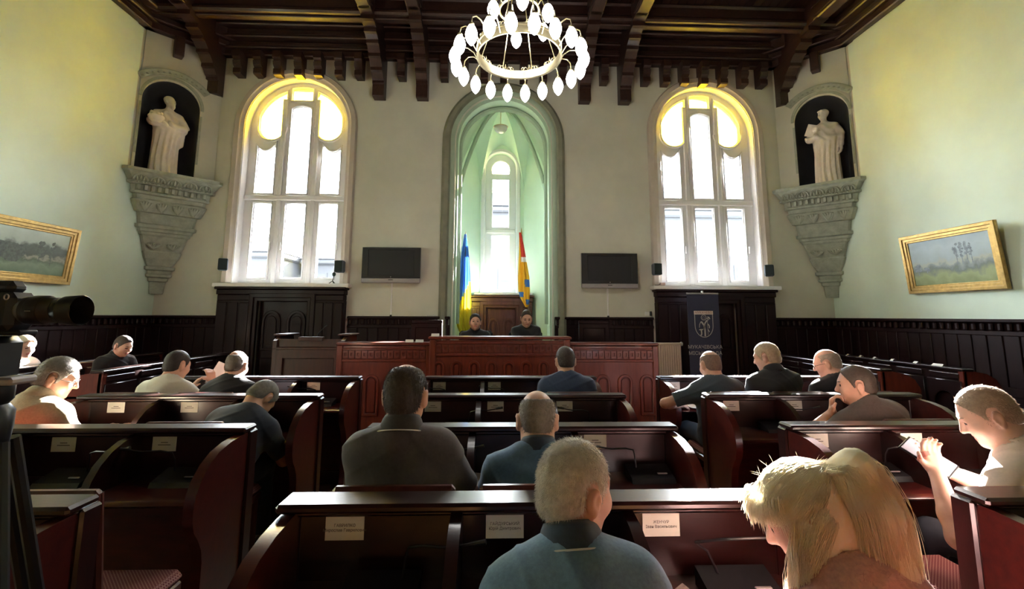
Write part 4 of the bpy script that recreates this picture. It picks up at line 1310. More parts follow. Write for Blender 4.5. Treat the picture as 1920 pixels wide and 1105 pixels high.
obj('centre_step', MB().bbox(-.14, .17, -.035, .05, 1.215, 1.268, .006), LECW, o)
obj('microphone', MB().tube([(.02, .15, 1.20), (.05, .12, 1.30), (.13, .10, 1.38), (.18, .09, 1.42)], [.008, .005, .005, .007], 6), BLACK, o, smooth=True)

# ------------------------------------------------------------------ council desks
ROWY = {1: 1.615, 2: 2.615, 3: 3.60, 4: 4.62}
BLK = {'left': (-2.98, -1.295), 'centre': (-.66, .97), 'right': (1.605, 3.245)}
ZT = .97
END_PROF = [(.03, 0), (.03, .935), (-.09, .935), (-.19, .928), (-.28, .908), (-.35, .872), (-.405, .82), (-.435, .765), (-.445, .71), (-.442, .66), (-.425, .61), (-.39, .565), (-.362, .515), (-.350, .46), (-.347, .25), (-.36, .12), (-.385, .08), (-.385, 0)]
DIV_PROF = [(0, .715), (0, .935), (-.05, .935), (-.14, .922), (-.215, .892), (-.275, .845), (-.315, .79), (-.335, .74), (-.338, .715)]
def council_desk(label, x0, x1, y, seats=3):
    o = thing('council_desk', label, 'desk', ((x0 + x1) / 2, y, 0))
    w = (x1 - x0) / 2
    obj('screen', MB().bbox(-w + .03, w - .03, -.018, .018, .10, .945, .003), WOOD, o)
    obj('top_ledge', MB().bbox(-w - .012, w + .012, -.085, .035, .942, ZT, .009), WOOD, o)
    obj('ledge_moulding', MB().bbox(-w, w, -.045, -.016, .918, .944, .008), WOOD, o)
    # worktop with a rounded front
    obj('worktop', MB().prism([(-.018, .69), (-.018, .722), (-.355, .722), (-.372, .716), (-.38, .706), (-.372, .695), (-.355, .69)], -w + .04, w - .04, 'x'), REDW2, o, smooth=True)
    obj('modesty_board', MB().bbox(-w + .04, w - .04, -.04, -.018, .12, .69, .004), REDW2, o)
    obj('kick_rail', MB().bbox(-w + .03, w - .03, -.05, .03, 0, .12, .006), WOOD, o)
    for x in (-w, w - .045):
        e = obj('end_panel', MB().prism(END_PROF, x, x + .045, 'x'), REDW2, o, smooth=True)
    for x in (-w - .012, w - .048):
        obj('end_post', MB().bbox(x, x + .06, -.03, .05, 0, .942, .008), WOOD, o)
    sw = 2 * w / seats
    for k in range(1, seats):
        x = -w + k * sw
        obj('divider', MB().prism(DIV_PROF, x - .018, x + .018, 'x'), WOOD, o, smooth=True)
    # front face rails (towards the dais)
    for k in range(seats):
        obj('front_panel', MB().bbox(-w + k * sw + .06, -w + (k + 1) * sw - .06, .016, .030, .2, .86, .008), WOOD, o)
    return o
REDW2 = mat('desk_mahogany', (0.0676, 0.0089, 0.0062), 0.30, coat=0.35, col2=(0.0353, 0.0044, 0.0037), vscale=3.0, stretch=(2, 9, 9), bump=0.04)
ORD = {1: 'front (nearest)', 2: 'second', 3: 'third', 4: 'fourth, farthest'}
for bn, (x0, x1) in BLK.items():
    for r, y in ROWY.items():
        council_desk('dark mahogany three-seat council desk, %s row of the %s block' % (ORD[r], bn), x0, x1, y)

# name cards stuck to the desk screens
CARDS = [('centre', 1, -.474, .891, 'the left seat of the nearest centre desk', ('ГАВРИЛКО', 'Мирослав Гаврилович')),
         ('centre', 1, .036, .891, 'the middle seat of the nearest centre desk', ('ГАЙДУРСЬКИЙ', 'Юрій Дмитрович')),
         ('centre', 1, .546, .893, 'the right seat of the nearest centre desk', ('ЖЕНЧУР', 'Іван Васильович')),
         ('centre', 2, .545, .897, 'the right seat of the second centre desk', None),
         ('left', 2, -2.238, .894, 'the middle seat of the second left desk', None), ('left', 2, -1.727, .894, 'the right seat of the second left desk', None),
         ('centre', 3, -.46, .902, 'the left seat of the third centre desk', None), ('centre', 3, .006, .902, 'the middle seat of the third centre desk', None), ('centre', 3, .524, .903, 'the right seat of the third centre desk', None),
         ('left', 3, -2.752, .892, 'the left seat of the third left desk', None), ('left', 3, -2.231, .892, 'the middle seat of the third left desk', None),
         ('centre', 4, -.534, .906, 'the left seat of the farthest centre desk', None), ('centre', 4, -.005, .906, 'the middle seat of the farthest centre desk', None),
         ('left', 4, -1.728, .895, 'the right seat of the farthest left desk', None),
         ('right', 3, 1.80, .908, 'the left seat of the third right desk', None), ('right', 3, 2.29, .908, 'the middle seat of the third right desk', None),
         ('right', 2, 1.775, .905, 'the left seat of the second right desk', None), ('right', 2, 2.31, .908, 'the middle seat of the second right desk', None),
         ('right', 4, 1.75, .900, 'the left seat of the farthest right desk', None)]
for bn, r, x, z, lb, tx in CARDS:
    y = ROWY[r] - .0195
    zc = min(z, .917 - .039)
    o = thing('name_card', 'white paper name card on ' + lb, 'name card', (x, y, zc))
    obj('sheet', MB().box(-.061, .061, -.0012, 0, -.037, .037), CARD, o)
    if tx:
        obj('printed_name', text_mesh(tx[0], .0125), INK, o, loc=(0, -.0018, .007))
        obj('printed_name', text_mesh(tx[1], .0125), INK, o, loc=(0, -.0018, -.007))
    else:
        obj('printed_line', MB().box(-.018, .018, -.0016, -.0011, .005, .009), INK, o)
        obj('printed_line', MB().box(-.032, .032, -.0016, -.0011, -.007, -.003), INK, o)

# conference microphone units
def conf_mic(lb, x, y, neck):
    o = thing('conference_microphone', lb, 'microphone', (x, y, .7225))
    obj('base_unit', MB().prism([(-.07, 0), (.07, 0), (.07, .055), (-.055, .022)], -.11, .11, 'x'), BLACK, o)
    obj('button_row', MB().bbox(.03, .08, -.03, -.018, .034, .040, .002), SILVER, o)
    obj('gooseneck', MB().tube(neck, .0042, 6), BLACKM, o, smooth=True)
    obj('mic_tip', MB().tube([neck[-1], tuple(Vector(neck[-1]) + (Vector(neck[-1]) - Vector(neck[-2])).normalized() * .05)], [.006, .008], 8), BLACK, o, smooth=True)
NECK = [(-.06, .04, .045), (-.065, .04, .10), (-.075, .03, .135), (-.12, .01, .15), (-.20, -.01, .152), (-.26, -.02, .165)]
NECKR = [(-x, y, z) for x, y, z in NECK]
for bn, r, x, lb, nk in (('centre', 1, -.33, 'left seat of the nearest centre desk', NECKR), ('centre', 1, .74, 'right seat of the nearest centre desk', [(-.05, .04, .045), (-.08, .04, .11), (-.12, .03, .14), (-.06, -.01, .165), (.04, -.02, .172), (.12, -.02, .172)]),
                         ('centre', 2, .80, 'right seat of the second centre desk', NECK), ('centre', 2, -.36, 'left seat of the second centre desk', NECKR),
                         ('centre', 3, .76, 'right seat of the third centre desk', NECK), ('centre', 3, -.25, 'left seat of the third centre desk', NECKR),
                         ('centre', 4, .16, 'middle seat of the farthest centre desk', NECK), ('centre', 4, -.40, 'left seat of the farthest centre desk', NECK),
                         ('left', 2, -1.55, 'right seat of the second left desk', NECK), ('left', 2, -2.1, 'middle seat of the second left desk', NECKR), ('left', 4, -1.6, 'right seat of the farthest left desk', NECK),
                         ('right', 3, 2.08, 'left seat of the third right desk', NECKR), ('right', 2, 2.02, 'left seat of the second right desk', NECKR)):
    conf_mic('black conference microphone unit on the ' + lb, x, ROWY[r] - .14, nk)

# ------------------------------------------------------------------ side pews along the walls
def pew(label, x, y0, y1, side):
    # screen parallel to the side wall; people sit between it and the wall. side=-1 left wall, 1 right wall
    o = thing('side_pew', label, 'pew', (x, (y0 + y1) / 2, 0))
    L = (y1 - y0) / 2; s = -side    # +s points to the room centre
    def bx(xa, xb, ya, yb, za, zb, b=.006):
        return MB().bbox(min(xa, xb), max(xa, xb), ya, yb, za, zb, b)
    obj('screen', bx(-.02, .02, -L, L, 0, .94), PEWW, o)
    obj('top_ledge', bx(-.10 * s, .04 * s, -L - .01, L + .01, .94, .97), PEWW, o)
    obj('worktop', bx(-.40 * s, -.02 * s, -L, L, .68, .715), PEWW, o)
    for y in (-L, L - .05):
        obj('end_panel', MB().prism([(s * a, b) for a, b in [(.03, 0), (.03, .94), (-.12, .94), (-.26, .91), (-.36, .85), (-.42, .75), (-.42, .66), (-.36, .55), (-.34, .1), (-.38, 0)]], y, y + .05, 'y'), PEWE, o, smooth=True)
    n = max(3, int(2 * L / .42)); src = None
    for k in range(n):
        y = -L + (k + .5) * 2 * L / n
        if src is None:
            hw = L / n * .62
            me = plate([rect(-L / n * .88, L / n * .88, .1, .82), arch_loop(0, hw, .18, .55, 12)], .026, .005, 'yz', s * .03)
            src = obj('arched_panel', me, PEWW, o, loc=(0, y, 0))
            src2 = obj('frieze_block', bx(s * .02, s * .035, -L / n * .8, L / n * .8, .85, .91), PEWW, o, loc=(0, y, 0))
        else:
            copy_part(src, o, (0, y, 0)); copy_part(src2, o, (0, y, 0))
    return o
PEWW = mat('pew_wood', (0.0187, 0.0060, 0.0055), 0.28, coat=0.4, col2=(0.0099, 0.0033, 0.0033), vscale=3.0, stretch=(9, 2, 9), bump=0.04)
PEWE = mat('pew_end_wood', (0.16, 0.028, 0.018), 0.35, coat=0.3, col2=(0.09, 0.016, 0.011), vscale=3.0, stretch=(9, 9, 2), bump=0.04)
pew('dark pew screen nearer the room, along the left wall', -4.08, 5.05, 7.45, -1)
pew('dark pew screen close against the left wall', -5.15, 4.55, 7.45, -1)
pew('dark pew screen nearer the room, along the right wall', 4.40, 5.22, 7.55, 1)
pew('dark pew screen close against the right wall, with papers on its ledge', 5.36, 5.22, 7.55, 1)
for k, (y, w) in enumerate(((5.55, .07), (5.85, .03), (6.2, .025), (6.5, .02), (6.75, .02), (7.0, .018))):
    o = thing('paper_slip', 'white paper slip on the right wall pew ledge, %s from the near end' % ['first', 'second', 'third', 'fourth', 'fifth', 'sixth'][k], 'paper', (5.38, y, .971), 0)
    obj('front_sheet', MB().add([(-.03, -w, 0), (-.03, w, 0), (0, w, .025), (0, -w, .025)], [(0, 1, 2, 3)]), PAPER, o)
    obj('rear_sheet', MB().add([(.03, -w, 0), (.03, w, 0), (0, w, .025), (0, -w, .025)], [(0, 1, 2, 3)]), PAPER, o)

# ------------------------------------------------------------------ chairs
CHAIR0 = None
CHW = mat('chair_wood', (0.0960, 0.0195, 0.0126), 0.35, coat=0.25, col2=(0.0560, 0.0111, 0.0077), vscale=3.0, stretch=(8, 8, 2), bump=0.04)
def chair(label, x, y, rz=0.0, z=0.0):
    global CHAIR0
    o = thing('wooden_chair', label, 'chair', (x, y, z), rz, 'wooden chairs with red patterned seats')
    if CHAIR0 is None:
        CHAIR0 = o
        obj('seat', MB().bbox(-.22, .22, -.20, .23, .435, .485, .022), SEATF, o, smooth=True)
        obj('seat_frame', MB().bbox(-.215, .215, -.195, .225, .39, .437, .008), CHW, o)
        for lx in (-.19, .19):
            obj('leg', MB().tube([(lx, .19, 0), (lx, .195, .2), (lx, .19, .40)], [.017, .021, .024], 8), CHW, o, smooth=True)
            obj('leg', MB().tube([(lx, -.235, 0), (lx, -.19, .40)], [.018, .022], 8), CHW, o, smooth=True)
            obj('back_post', MB().tube([(lx, -.19, .39), (lx, -.21, .65), (lx * 1.02, -.25, .95)], [.023, .021, .018], 8), CHW, o, smooth=True)
        obj('top_rail', MB().bbox(-.21, .21, -.275, -.235, .885, .965, .012), CHW, o)
        obj('back_slat', MB().bbox(-.19, .19, -.235, -.215, .63, .69, .006), CHW, o)
        obj('splat', MB().bbox(-.07, .07, -.245, -.225, .66, .90, .006), CHW, o)
        obj('stretcher', MB().bbox(-.19, .19, -.012, .012, .18, .205, .005), CHW, o)
    else:
        for ch in list(CHAIR0.children):
            copy_part(ch, o)
    return o

# ------------------------------------------------------------------ implicit-surface sculpting (people, statues, hair)
def _smin(a, b, k):
    h = np.maximum(k - np.abs(a - b), 0) / k
    return np.minimum(a, b) - h * h * k * .25
class SDF:
    def __init__(s):
        s.p = []; s.disp = None
    def cap(s, a, b, ra, rb=None, k=.03, op='u', cut=None):
        a = np.array(a, float); b = np.array(b, float); rb = ra if rb is None else rb
        ba = b - a; L2 = max(ba @ ba, 1e-9)
        def fn(X, Y, Z):
            x, y, z = X - a[0], Y - a[1], Z - a[2]
            t = np.clip((x * ba[0] + y * ba[1] + z * ba[2]) / L2, 0, 1)
            d = np.sqrt((x - ba[0] * t) ** 2 + (y - ba[1] * t) ** 2 + (z - ba[2] * t) ** 2) - (ra + (rb - ra) * t)
            if cut is not None:
                c, n = cut
                d = np.maximum(d, (X - c[0]) * n[0] + (Y - c[1]) * n[1] + (Z - c[2]) * n[2])
            return d
        r = max(ra, rb)
        s.p.append((fn, np.minimum(a, b) - r, np.maximum(a, b) + r, op, k))
        return s
    def ell(s, c, r, R=None, k=.03, op='u', cut=None):
        c = np.array(c, float); r = np.array(r, float); R = np.eye(3) if R is None else np.array(R)
        def fn(X, Y, Z):
            x, y, z = X - c[0], Y - c[1], Z - c[2]
            q = [(x * R[0, i] + y * R[1, i] + z * R[2, i]) for i in range(3)]
            k0 = np.sqrt((q[0] / r[0]) ** 2 + (q[1] / r[1]) ** 2 + (q[2] / r[2]) ** 2)
            k1 = np.sqrt((q[0] / r[0] ** 2) ** 2 + (q[1] / r[1] ** 2) ** 2 + (q[2] / r[2] ** 2) ** 2) + 1e-9
            d = np.where(k0 < .05, -r.min(), k0 * (k0 - 1) / k1)
            if cut is not None:
                for (cc, n) in cut:
                    d = np.maximum(d, (X - cc[0]) * n[0] + (Y - cc[1]) * n[1] + (Z - cc[2]) * n[2])
            return d
        e = np.abs(R) @ r
        s.p.append((fn, c - e, c + e, op, k))
        return s
    def plane(s, c, n):
        c = np.array(c, float); n = np.array(n, float)
        s.p.append((lambda X, Y, Z: (X - c[0]) * n[0] + (Y - c[1]) * n[1] + (Z - c[2]) * n[2], None, None, 'i', 0))
        return s
    def mesh(s, h):
        los = [q[1] for q in s.p if q[3] == 'u']; his = [q[2] for q in s.p if q[3] == 'u']
        pad = 4 * h
        lo = np.min(los, 0) - pad; hi = np.max(his, 0) + pad
        n = np.ceil((hi - lo) / h).astype(int) + 1
        ax = [lo[i] + h * np.arange(n[i]) for i in range(3)]
        F = np.full(n, .5, np.float32)
        for fn, a, b, op, k in s.p:
            if a is None:
                sl = [slice(0, n[i]) for i in range(3)]
            else:
                m = k + 3 * h
                sl = [slice(max(0, int((a[i] - m - lo[i]) / h)), min(n[i], int((b[i] + m - lo[i]) / h) + 2)) for i in range(3)]
            X = ax[0][sl[0]][:, None, None]; Y = ax[1][sl[1]][None, :, None]; Z = ax[2][sl[2]][None, None, :]
            d = fn(X, Y, Z).astype(np.float32)
            sub = F[sl[0], sl[1], sl[2]]
            if op == 'u': F[sl[0], sl[1], sl[2]] = _smin(sub, d, k)
            elif op == 's': F[sl[0], sl[1], sl[2]] = -_smin(-sub, d, k)
            else: F[sl[0], sl[1], sl[2]] = np.maximum(sub, d)
        if s.disp is not None:
            X = ax[0][:, None, None]; Y = ax[1][None, :, None]; Z = ax[2][None, None, :]
            F = F + s.disp(X, Y, Z).astype(np.float32)
        return surfnet(F, lo, h)

_C = np.array([(i, j, k) for i in (0, 1) for j in (0, 1) for k in (0, 1)])
_E = [(a, b) for a in range(8) for b in range(a + 1, 8) if np.abs(_C[a] - _C[b]).sum() == 1]
def surfnet(F, lo, h):
    I = F < 0
    n = np.array(F.shape)
    s = np.zeros(n - 1, np.uint8)
    for c in _C:
        s += I[c[0]:n[0] - 1 + c[0], c[1]:n[1] - 1 + c[1], c[2]:n[2] - 1 + c[2]]
    cells = np.argwhere((s > 0) & (s < 8))
    vals = np.stack([F[cells[:, 0] + c[0], cells[:, 1] + c[1], cells[:, 2] + c[2]] for c in _C], 1)
    acc = np.zeros((len(cells), 3)); cnt = np.zeros(len(cells))
    for a, b in _E:
        va, vb = vals[:, a], vals[:, b]
        m = (va < 0) != (vb < 0)
        t = np.where(m, va / np.where(m, va - vb, 1), 0)
        p = _C[a] + (_C[b] - _C[a]) * t[:, None]
        acc += p * m[:, None]; cnt += m
    V = lo + h * (cells + acc / np.maximum(cnt, 1)[:, None])
    idx = np.full(n - 1, -1, np.int32)
    idx[cells[:, 0], cells[:, 1], cells[:, 2]] = np.arange(len(cells))
    Q = []
    for ax in range(3):
        u, v = (ax + 1) % 3, (ax + 2) % 3
        sl0 = [slice(None)] * 3; sl1 = [slice(None)] * 3
        sl0[ax] = slice(0, n[ax] - 1); sl1[ax] = slice(1, n[ax])
        A = I[tuple(sl0)]; B = I[tuple(sl1)]
        e = np.argwhere(A != B)
        e = e[(e[:, u] > 0) & (e[:, v] > 0) & (e[:, u] < n[u] - 1) & (e[:, v] < n[v] - 1)]
        if not len(e): continue
        flip = A[e[:, 0], e[:, 1], e[:, 2]]
        def g(du, dv):
            q = e.copy(); q[:, u] -= du; q[:, v] -= dv
            return idx[q[:, 0], q[:, 1], q[:, 2]]
        quad = np.stack([g(1, 1), g(0, 1), g(0, 0), g(1, 0)], 1)
        quad[~flip] = quad[~flip][:, ::-1]
        Q.append(quad)
    return V, (np.concatenate(Q) if Q else np.zeros((0, 4), int))

def np_mesh(name, V, Q, mi=None):
    me = bpy.data.meshes.new(name)
    me.vertices.add(len(V)); me.vertices.foreach_set('co', np.asarray(V, np.float32).ravel())
    k = Q.shape[1]
    me.loops.add(len(Q) * k); me.loops.foreach_set('vertex_index', np.asarray(Q, np.int32).ravel())
    me.polygons.add(len(Q))
    me.polygons.foreach_set('loop_start', np.arange(0, len(Q) * k, k, dtype=np.int32))
    if mi is not None: me.polygons.foreach_set('material_index', np.asarray(mi, np.int32))
    me.polygons.foreach_set('use_smooth', np.ones(len(Q), bool))
    me.update(calc_edges=True); me.validate()
    return me

def Rm(yaw, pitch, roll=0):
    y, p, r = yaw * D2R, -pitch * D2R, roll * D2R
    A = np.array([[math.cos(y), -math.sin(y), 0], [math.sin(y), math.cos(y), 0], [0, 0, 1]])
    B = np.array([[1, 0, 0], [0, math.cos(p), -math.sin(p)], [0, math.sin(p), math.cos(p)]])
    C = np.array([[math.cos(r), 0, math.sin(r)], [0, 1, 0], [-math.sin(r), 0, math.cos(r)]])
    return A @ B @ C
def nrm(v):
    v = np.array(v, float); return v / max(np.linalg.norm(v), 1e-9)
def folds(amp, f=22, seed=0.0):
    def fn(X, Y, Z):
        a = np.sin(f * X + 2.3 * np.sin(f * .45 * Z + seed) + 1.7 * np.sin(f * .35 * Y + 2 * seed))
        b = np.sin(f * .8 * Z + 2.1 * np.sin(f * .5 * X + 1 + seed) + 1.3 * np.sin(f * .6 * Y))
        w1 = np.sin(f * .9 * Z + f * .8 * X + 2.2 * np.sin(f * .35 * X + seed) + 1.5 * np.sin(f * .3 * Y + 2 + seed))
        w2 = np.sin(f * 1.1 * Z - f * .7 * X + 1.9 * np.sin(f * .4 * Z + 3 * seed) + 1.2 * np.sin(f * .5 * Y))
        m = .5 + .5 * np.sin(f * .28 * X + f * .22 * Z + 2.0 * seed)
        return amp * (a * b + .6 * b * np.sin(f * .3 * Y + f * .35 * X + seed)) - amp * 1.5 * (m * (1 - np.abs(w1)) ** 3 + (1 - m) * (1 - np.abs(w2)) ** 3)
    return fn

def ik(S, H, l1, l2, hint):
    S, H = np.array(S), np.array(H); d = H - S; L = np.linalg.norm(d)
    L = min(L, (l1 + l2) * .995); dn = nrm(d); H = S + dn * L
    a = (l1 * l1 - l2 * l2 + L * L) / (2 * L); hh = math.sqrt(max(l1 * l1 - a * a, 0))
    hv = np.array(hint, float); hv = hv - dn * (hv @ dn); hv = nrm(hv)
    return S + dn * a + hv * hh, H

def add_hand(B, W, d, pn, side, curl=.5, sc=1.0, k=.008):
    # W wrist, d direction of the hand, pn palm normal (towards palm), side +1 right hand / -1 left hand
    d = nrm(d); pn = nrm(np.array(pn) - d * (np.array(pn) @ d)); lat = np.cross(d, pn) * side   # towards the thumb
    for t in (-.022, -.008, .008, .022):
        B.cap(W + lat * t * .6 * sc, W + d * .085 * sc + lat * t * sc * 1.25, .015 * sc, .012 * sc, k=.014)
    fl = {-.030: (.030, .022, .018), -.010: (.040, .027, .020), .010: (.043, .030, .021), .030: (.038, .026, .020)}
    for t, (a, b, c) in fl.items():
        p0 = W + d * .088 * sc + lat * t * .95 * sc
        d1 = nrm(d * math.cos(curl * .7) + pn * math.sin(curl * .7)); p1 = p0 + d1 * a * sc
        d2 = nrm(d * math.cos(curl * 1.6) + pn * math.sin(curl * 1.6)); p2 = p1 + d2 * b * sc
        d3 = nrm(d * math.cos(curl * 2.3) + pn * math.sin(curl * 2.3)); p3 = p2 + d3 * c * sc
        B.cap(p0, p1, .0095 * sc, .0088 * sc, k=k); B.cap(p1, p2, .0088 * sc, .008 * sc, k=k * .6); B.cap(p2, p3, .008 * sc, .0068 * sc, k=k * .6)
    t0 = W + d * .025 * sc + lat * .028 * sc
    t1 = t0 + (d * .55 + lat * .6 + pn * .35) * .042 * sc; t2 = t1 + (d * .85 + lat * .15 + pn * .4) * .032 * sc
    B.cap(t0, t1, .015 * sc, .011 * sc, k=.012); B.cap(t1, t2, .0105 * sc, .008 * sc, k=k)

CRC, CRR = np.array((0, -.008, .018)), np.array((.0765, .0975, .096))
class _Scaled:
    def __init__(s, B, q): s.B, s.q = B, q
    def ell(s, c, r, R=None, k=.03, op='u', cut=None): s.B.ell(c, np.array(r) * s.q, R, k * s.q, op, cut)
    def cap(s, a, b, ra, rb=None, k=.03, op='u', cut=None): s.B.cap(a, b, ra * s.q, None if rb is None else rb * s.q, k * s.q, op, cut)
def add_head(B, H, R, jaw=1.0, nose=1.0, female=False, beard=False, sc=1.0):
    def w(*p): return H + R @ (np.array(p, float) * sc)
    if sc != 1.0: B = _Scaled(B, sc)
    B.ell(w(*CRC), CRR, R, k=.02)
    B.ell(w(0, .028, -.035), (.062, .066, .082), R, k=.035)
    B.ell(w(0, .045, -.088), (.043 * jaw, .042, .034 * jaw), R, k=.035)
    B.cap(w(-.032 * jaw, .0, -.07), w(.032 * jaw, .0, -.07), .034, k=.03)
    B.cap(w(-.030, .078, .022), w(.030, .078, .022), .014, k=.02)
    for sx in (-1, 1):
        B.ell(w(sx * .031, .101, .0005), (.018, .016, .012), R, k=.012, op='s')
        B.ell(w(sx * .031, .0795, .0), (.0125, .0125, .0115), R, k=.003)
        B.cap(w(sx * .018, .092, .009), w(sx * .043, .083, .009), .0045, k=.006)
        B.ell(w(sx * .043, .066, -.035), (.022, .02, .024), R, k=.03)
        # ear
        Re = R @ Rm(sx * -22, 0, sx * 6)
        B.ell(w(sx * .084, -.012, -.014), (.011, .021, .034), Re, k=.006)
        B.ell(w(sx * .081, -.008, -.040), (.008, .010, .014), Re, k=.008)
        B.ell(w(sx * .096, -.006, -.012), (.007, .012, .019), Re, k=.005, op='s')
    B.cap(w(0, .092, .008), w(0, .112 * (1 if nose == 1 else 1.02), -.030), .0085, .0125, k=.012)
    for sx in (-1, 1): B.ell(w(sx * .012, .098, -.034), (.009, .011, .008), R, k=.008)
    B.cap(w(-.017, .0885, -.0605), w(.017, .0885, -.0605), .0072, k=.008)
    B.cap(w(-.014, .087, -.071), w(.014, .087, -.071), .0078, k=.008)
    B.cap(w(-.02, .097, -.0655), w(.02, .097, -.0655), .003, k=.004, op='s')
    B.ell(w(0, .080, -.099), (.018, .014, .014), R, k=.015)
    if beard:
        B.ell(w(0, .075, -.105), (.045, .035, .055), R, k=.02)

def head_slots(V, Q, H, R, skin_i, lip_i, eye_i):
    c = V[Q].mean(1); q = (c - H) @ R
    mi = np.full(len(Q), skin_i)
    for sx in (-1, 1):
        m = (np.abs(q[:, 0] - sx * .031) < .0125) & (np.abs(q[:, 2]) < .0065) & (q[:, 1] > .07)
        mi[m] = eye_i
    m = (np.abs(q[:, 0]) < .024 - .35 * np.abs(q[:, 2] + .066)) & (q[:, 2] < -.056) & (q[:, 2] > -.077) & (q[:, 1] > .07)
    mi[m] = lip_i
    return mi

def hair_sdf(H, R, th, style):
    B = SDF()
    def w(*p): return H + R @ np.array(p, float)
    n1 = R @ nrm((0, .095, -.052)); n2 = R @ nrm((0, .447, -.894))
    hl = {'short': .074, 'buzz': .066, 'bald': .04, 'thin': .05, 'grey': .074}.get(style, .07)
    cuts = [(w(0, hl, .075), n1), (w(0, .0, -.045), n2)]
    B.ell(w(*(CRC + (0, 0, .002))), CRR + th, R, k=.001, cut=cuts)
    B.ell(w(0, -.052, -.040), (.052 + th, .044 + th, .046), R, k=.03, cut=[(w(0, .0, -.045), R @ nrm((0, .3, -.95)))])
    for sx in (-1, 1):
        B.cap(w(sx * .085, -.012, .012), w(sx * .085, -.010, -.05), .024, k=.004, op='s')
        B.cap(w(sx * .0675, .024, .03), w(sx * .066, .022, -.022), .009, .006, k=.006)   # sideburn
    if style == 'bald':
        B.ell(w(0, -.01, .122), (.070, .115, .080), R, k=.015, op='s')
    if style == 'thin':
        B.ell(w(0, .03, .130), (.050, .085, .052), R, k=.02, op='s')
    return B

def brows(o, H, R, m):
    mb = MB()
    for sx in (-1, 1):
        pts = [H + R @ np.array((sx * (.014 + .032 * t), .0955 - .012 * t * t, .021 + .004 * math.sin(t * 2.2))) for t in (0, .35, .7, 1)]
        mb.tube(pts, [.003, .0042, .004, .002], 5)
    obj('eyebrows', mb, m, o, smooth='all')

def strands(o, name, m, roots, dirs, lens, droop, rad, segs=3, seed=1, bend=None):
    rs = np.random.RandomState(seed)
    n = len(roots)
    V = []; Fq = []
    t3 = [0, 2 * PI / 3, 4 * PI / 3]
    d = dirs / np.linalg.norm(dirs, axis=1)[:, None]
    up = np.tile((0.3, .2, 1.0), (n, 1)); u = np.cross(d, up); u /= np.linalg.norm(u, axis=1)[:, None] + 1e-9; v = np.cross(d, u)
    rings = []
    p = roots.copy()
    for s in range(segs + 1):
        r = rad * (1 - .85 * s / segs)
        for a in t3:
            rings.append(p + (u * math.cos(a) + v * math.sin(a)) * r)
        d = d + droop * (1.0 / segs) + (0 if bend is None else bend / segs)
        d /= np.linalg.norm(d, axis=1)[:, None]
        p = p + d * (lens / segs)[:, None]
    A = np.stack(rings, 1)     # n, (segs+1)*3, 3
    k = (segs + 1) * 3
    base = (np.arange(n) * k)[:, None]
    faces = []
    for s in range(segs):
        for j in range(3):
            faces.append(np.stack([base[:, 0] + s * 3 + j, base[:, 0] + s * 3 + (j + 1) % 3, base[:, 0] + (s + 1) * 3 + (j + 1) % 3, base[:, 0] + (s + 1) * 3 + j], 1))
    me = np_mesh(name, A.reshape(-1, 3), np.concatenate(faces))
    return obj(name, me, m, o)

def vert_normals(me):
    n = np.zeros(len(me.vertices) * 3, np.float32)
    me.vertices.foreach_get('normal', n)
    return n.reshape(-1, 3)

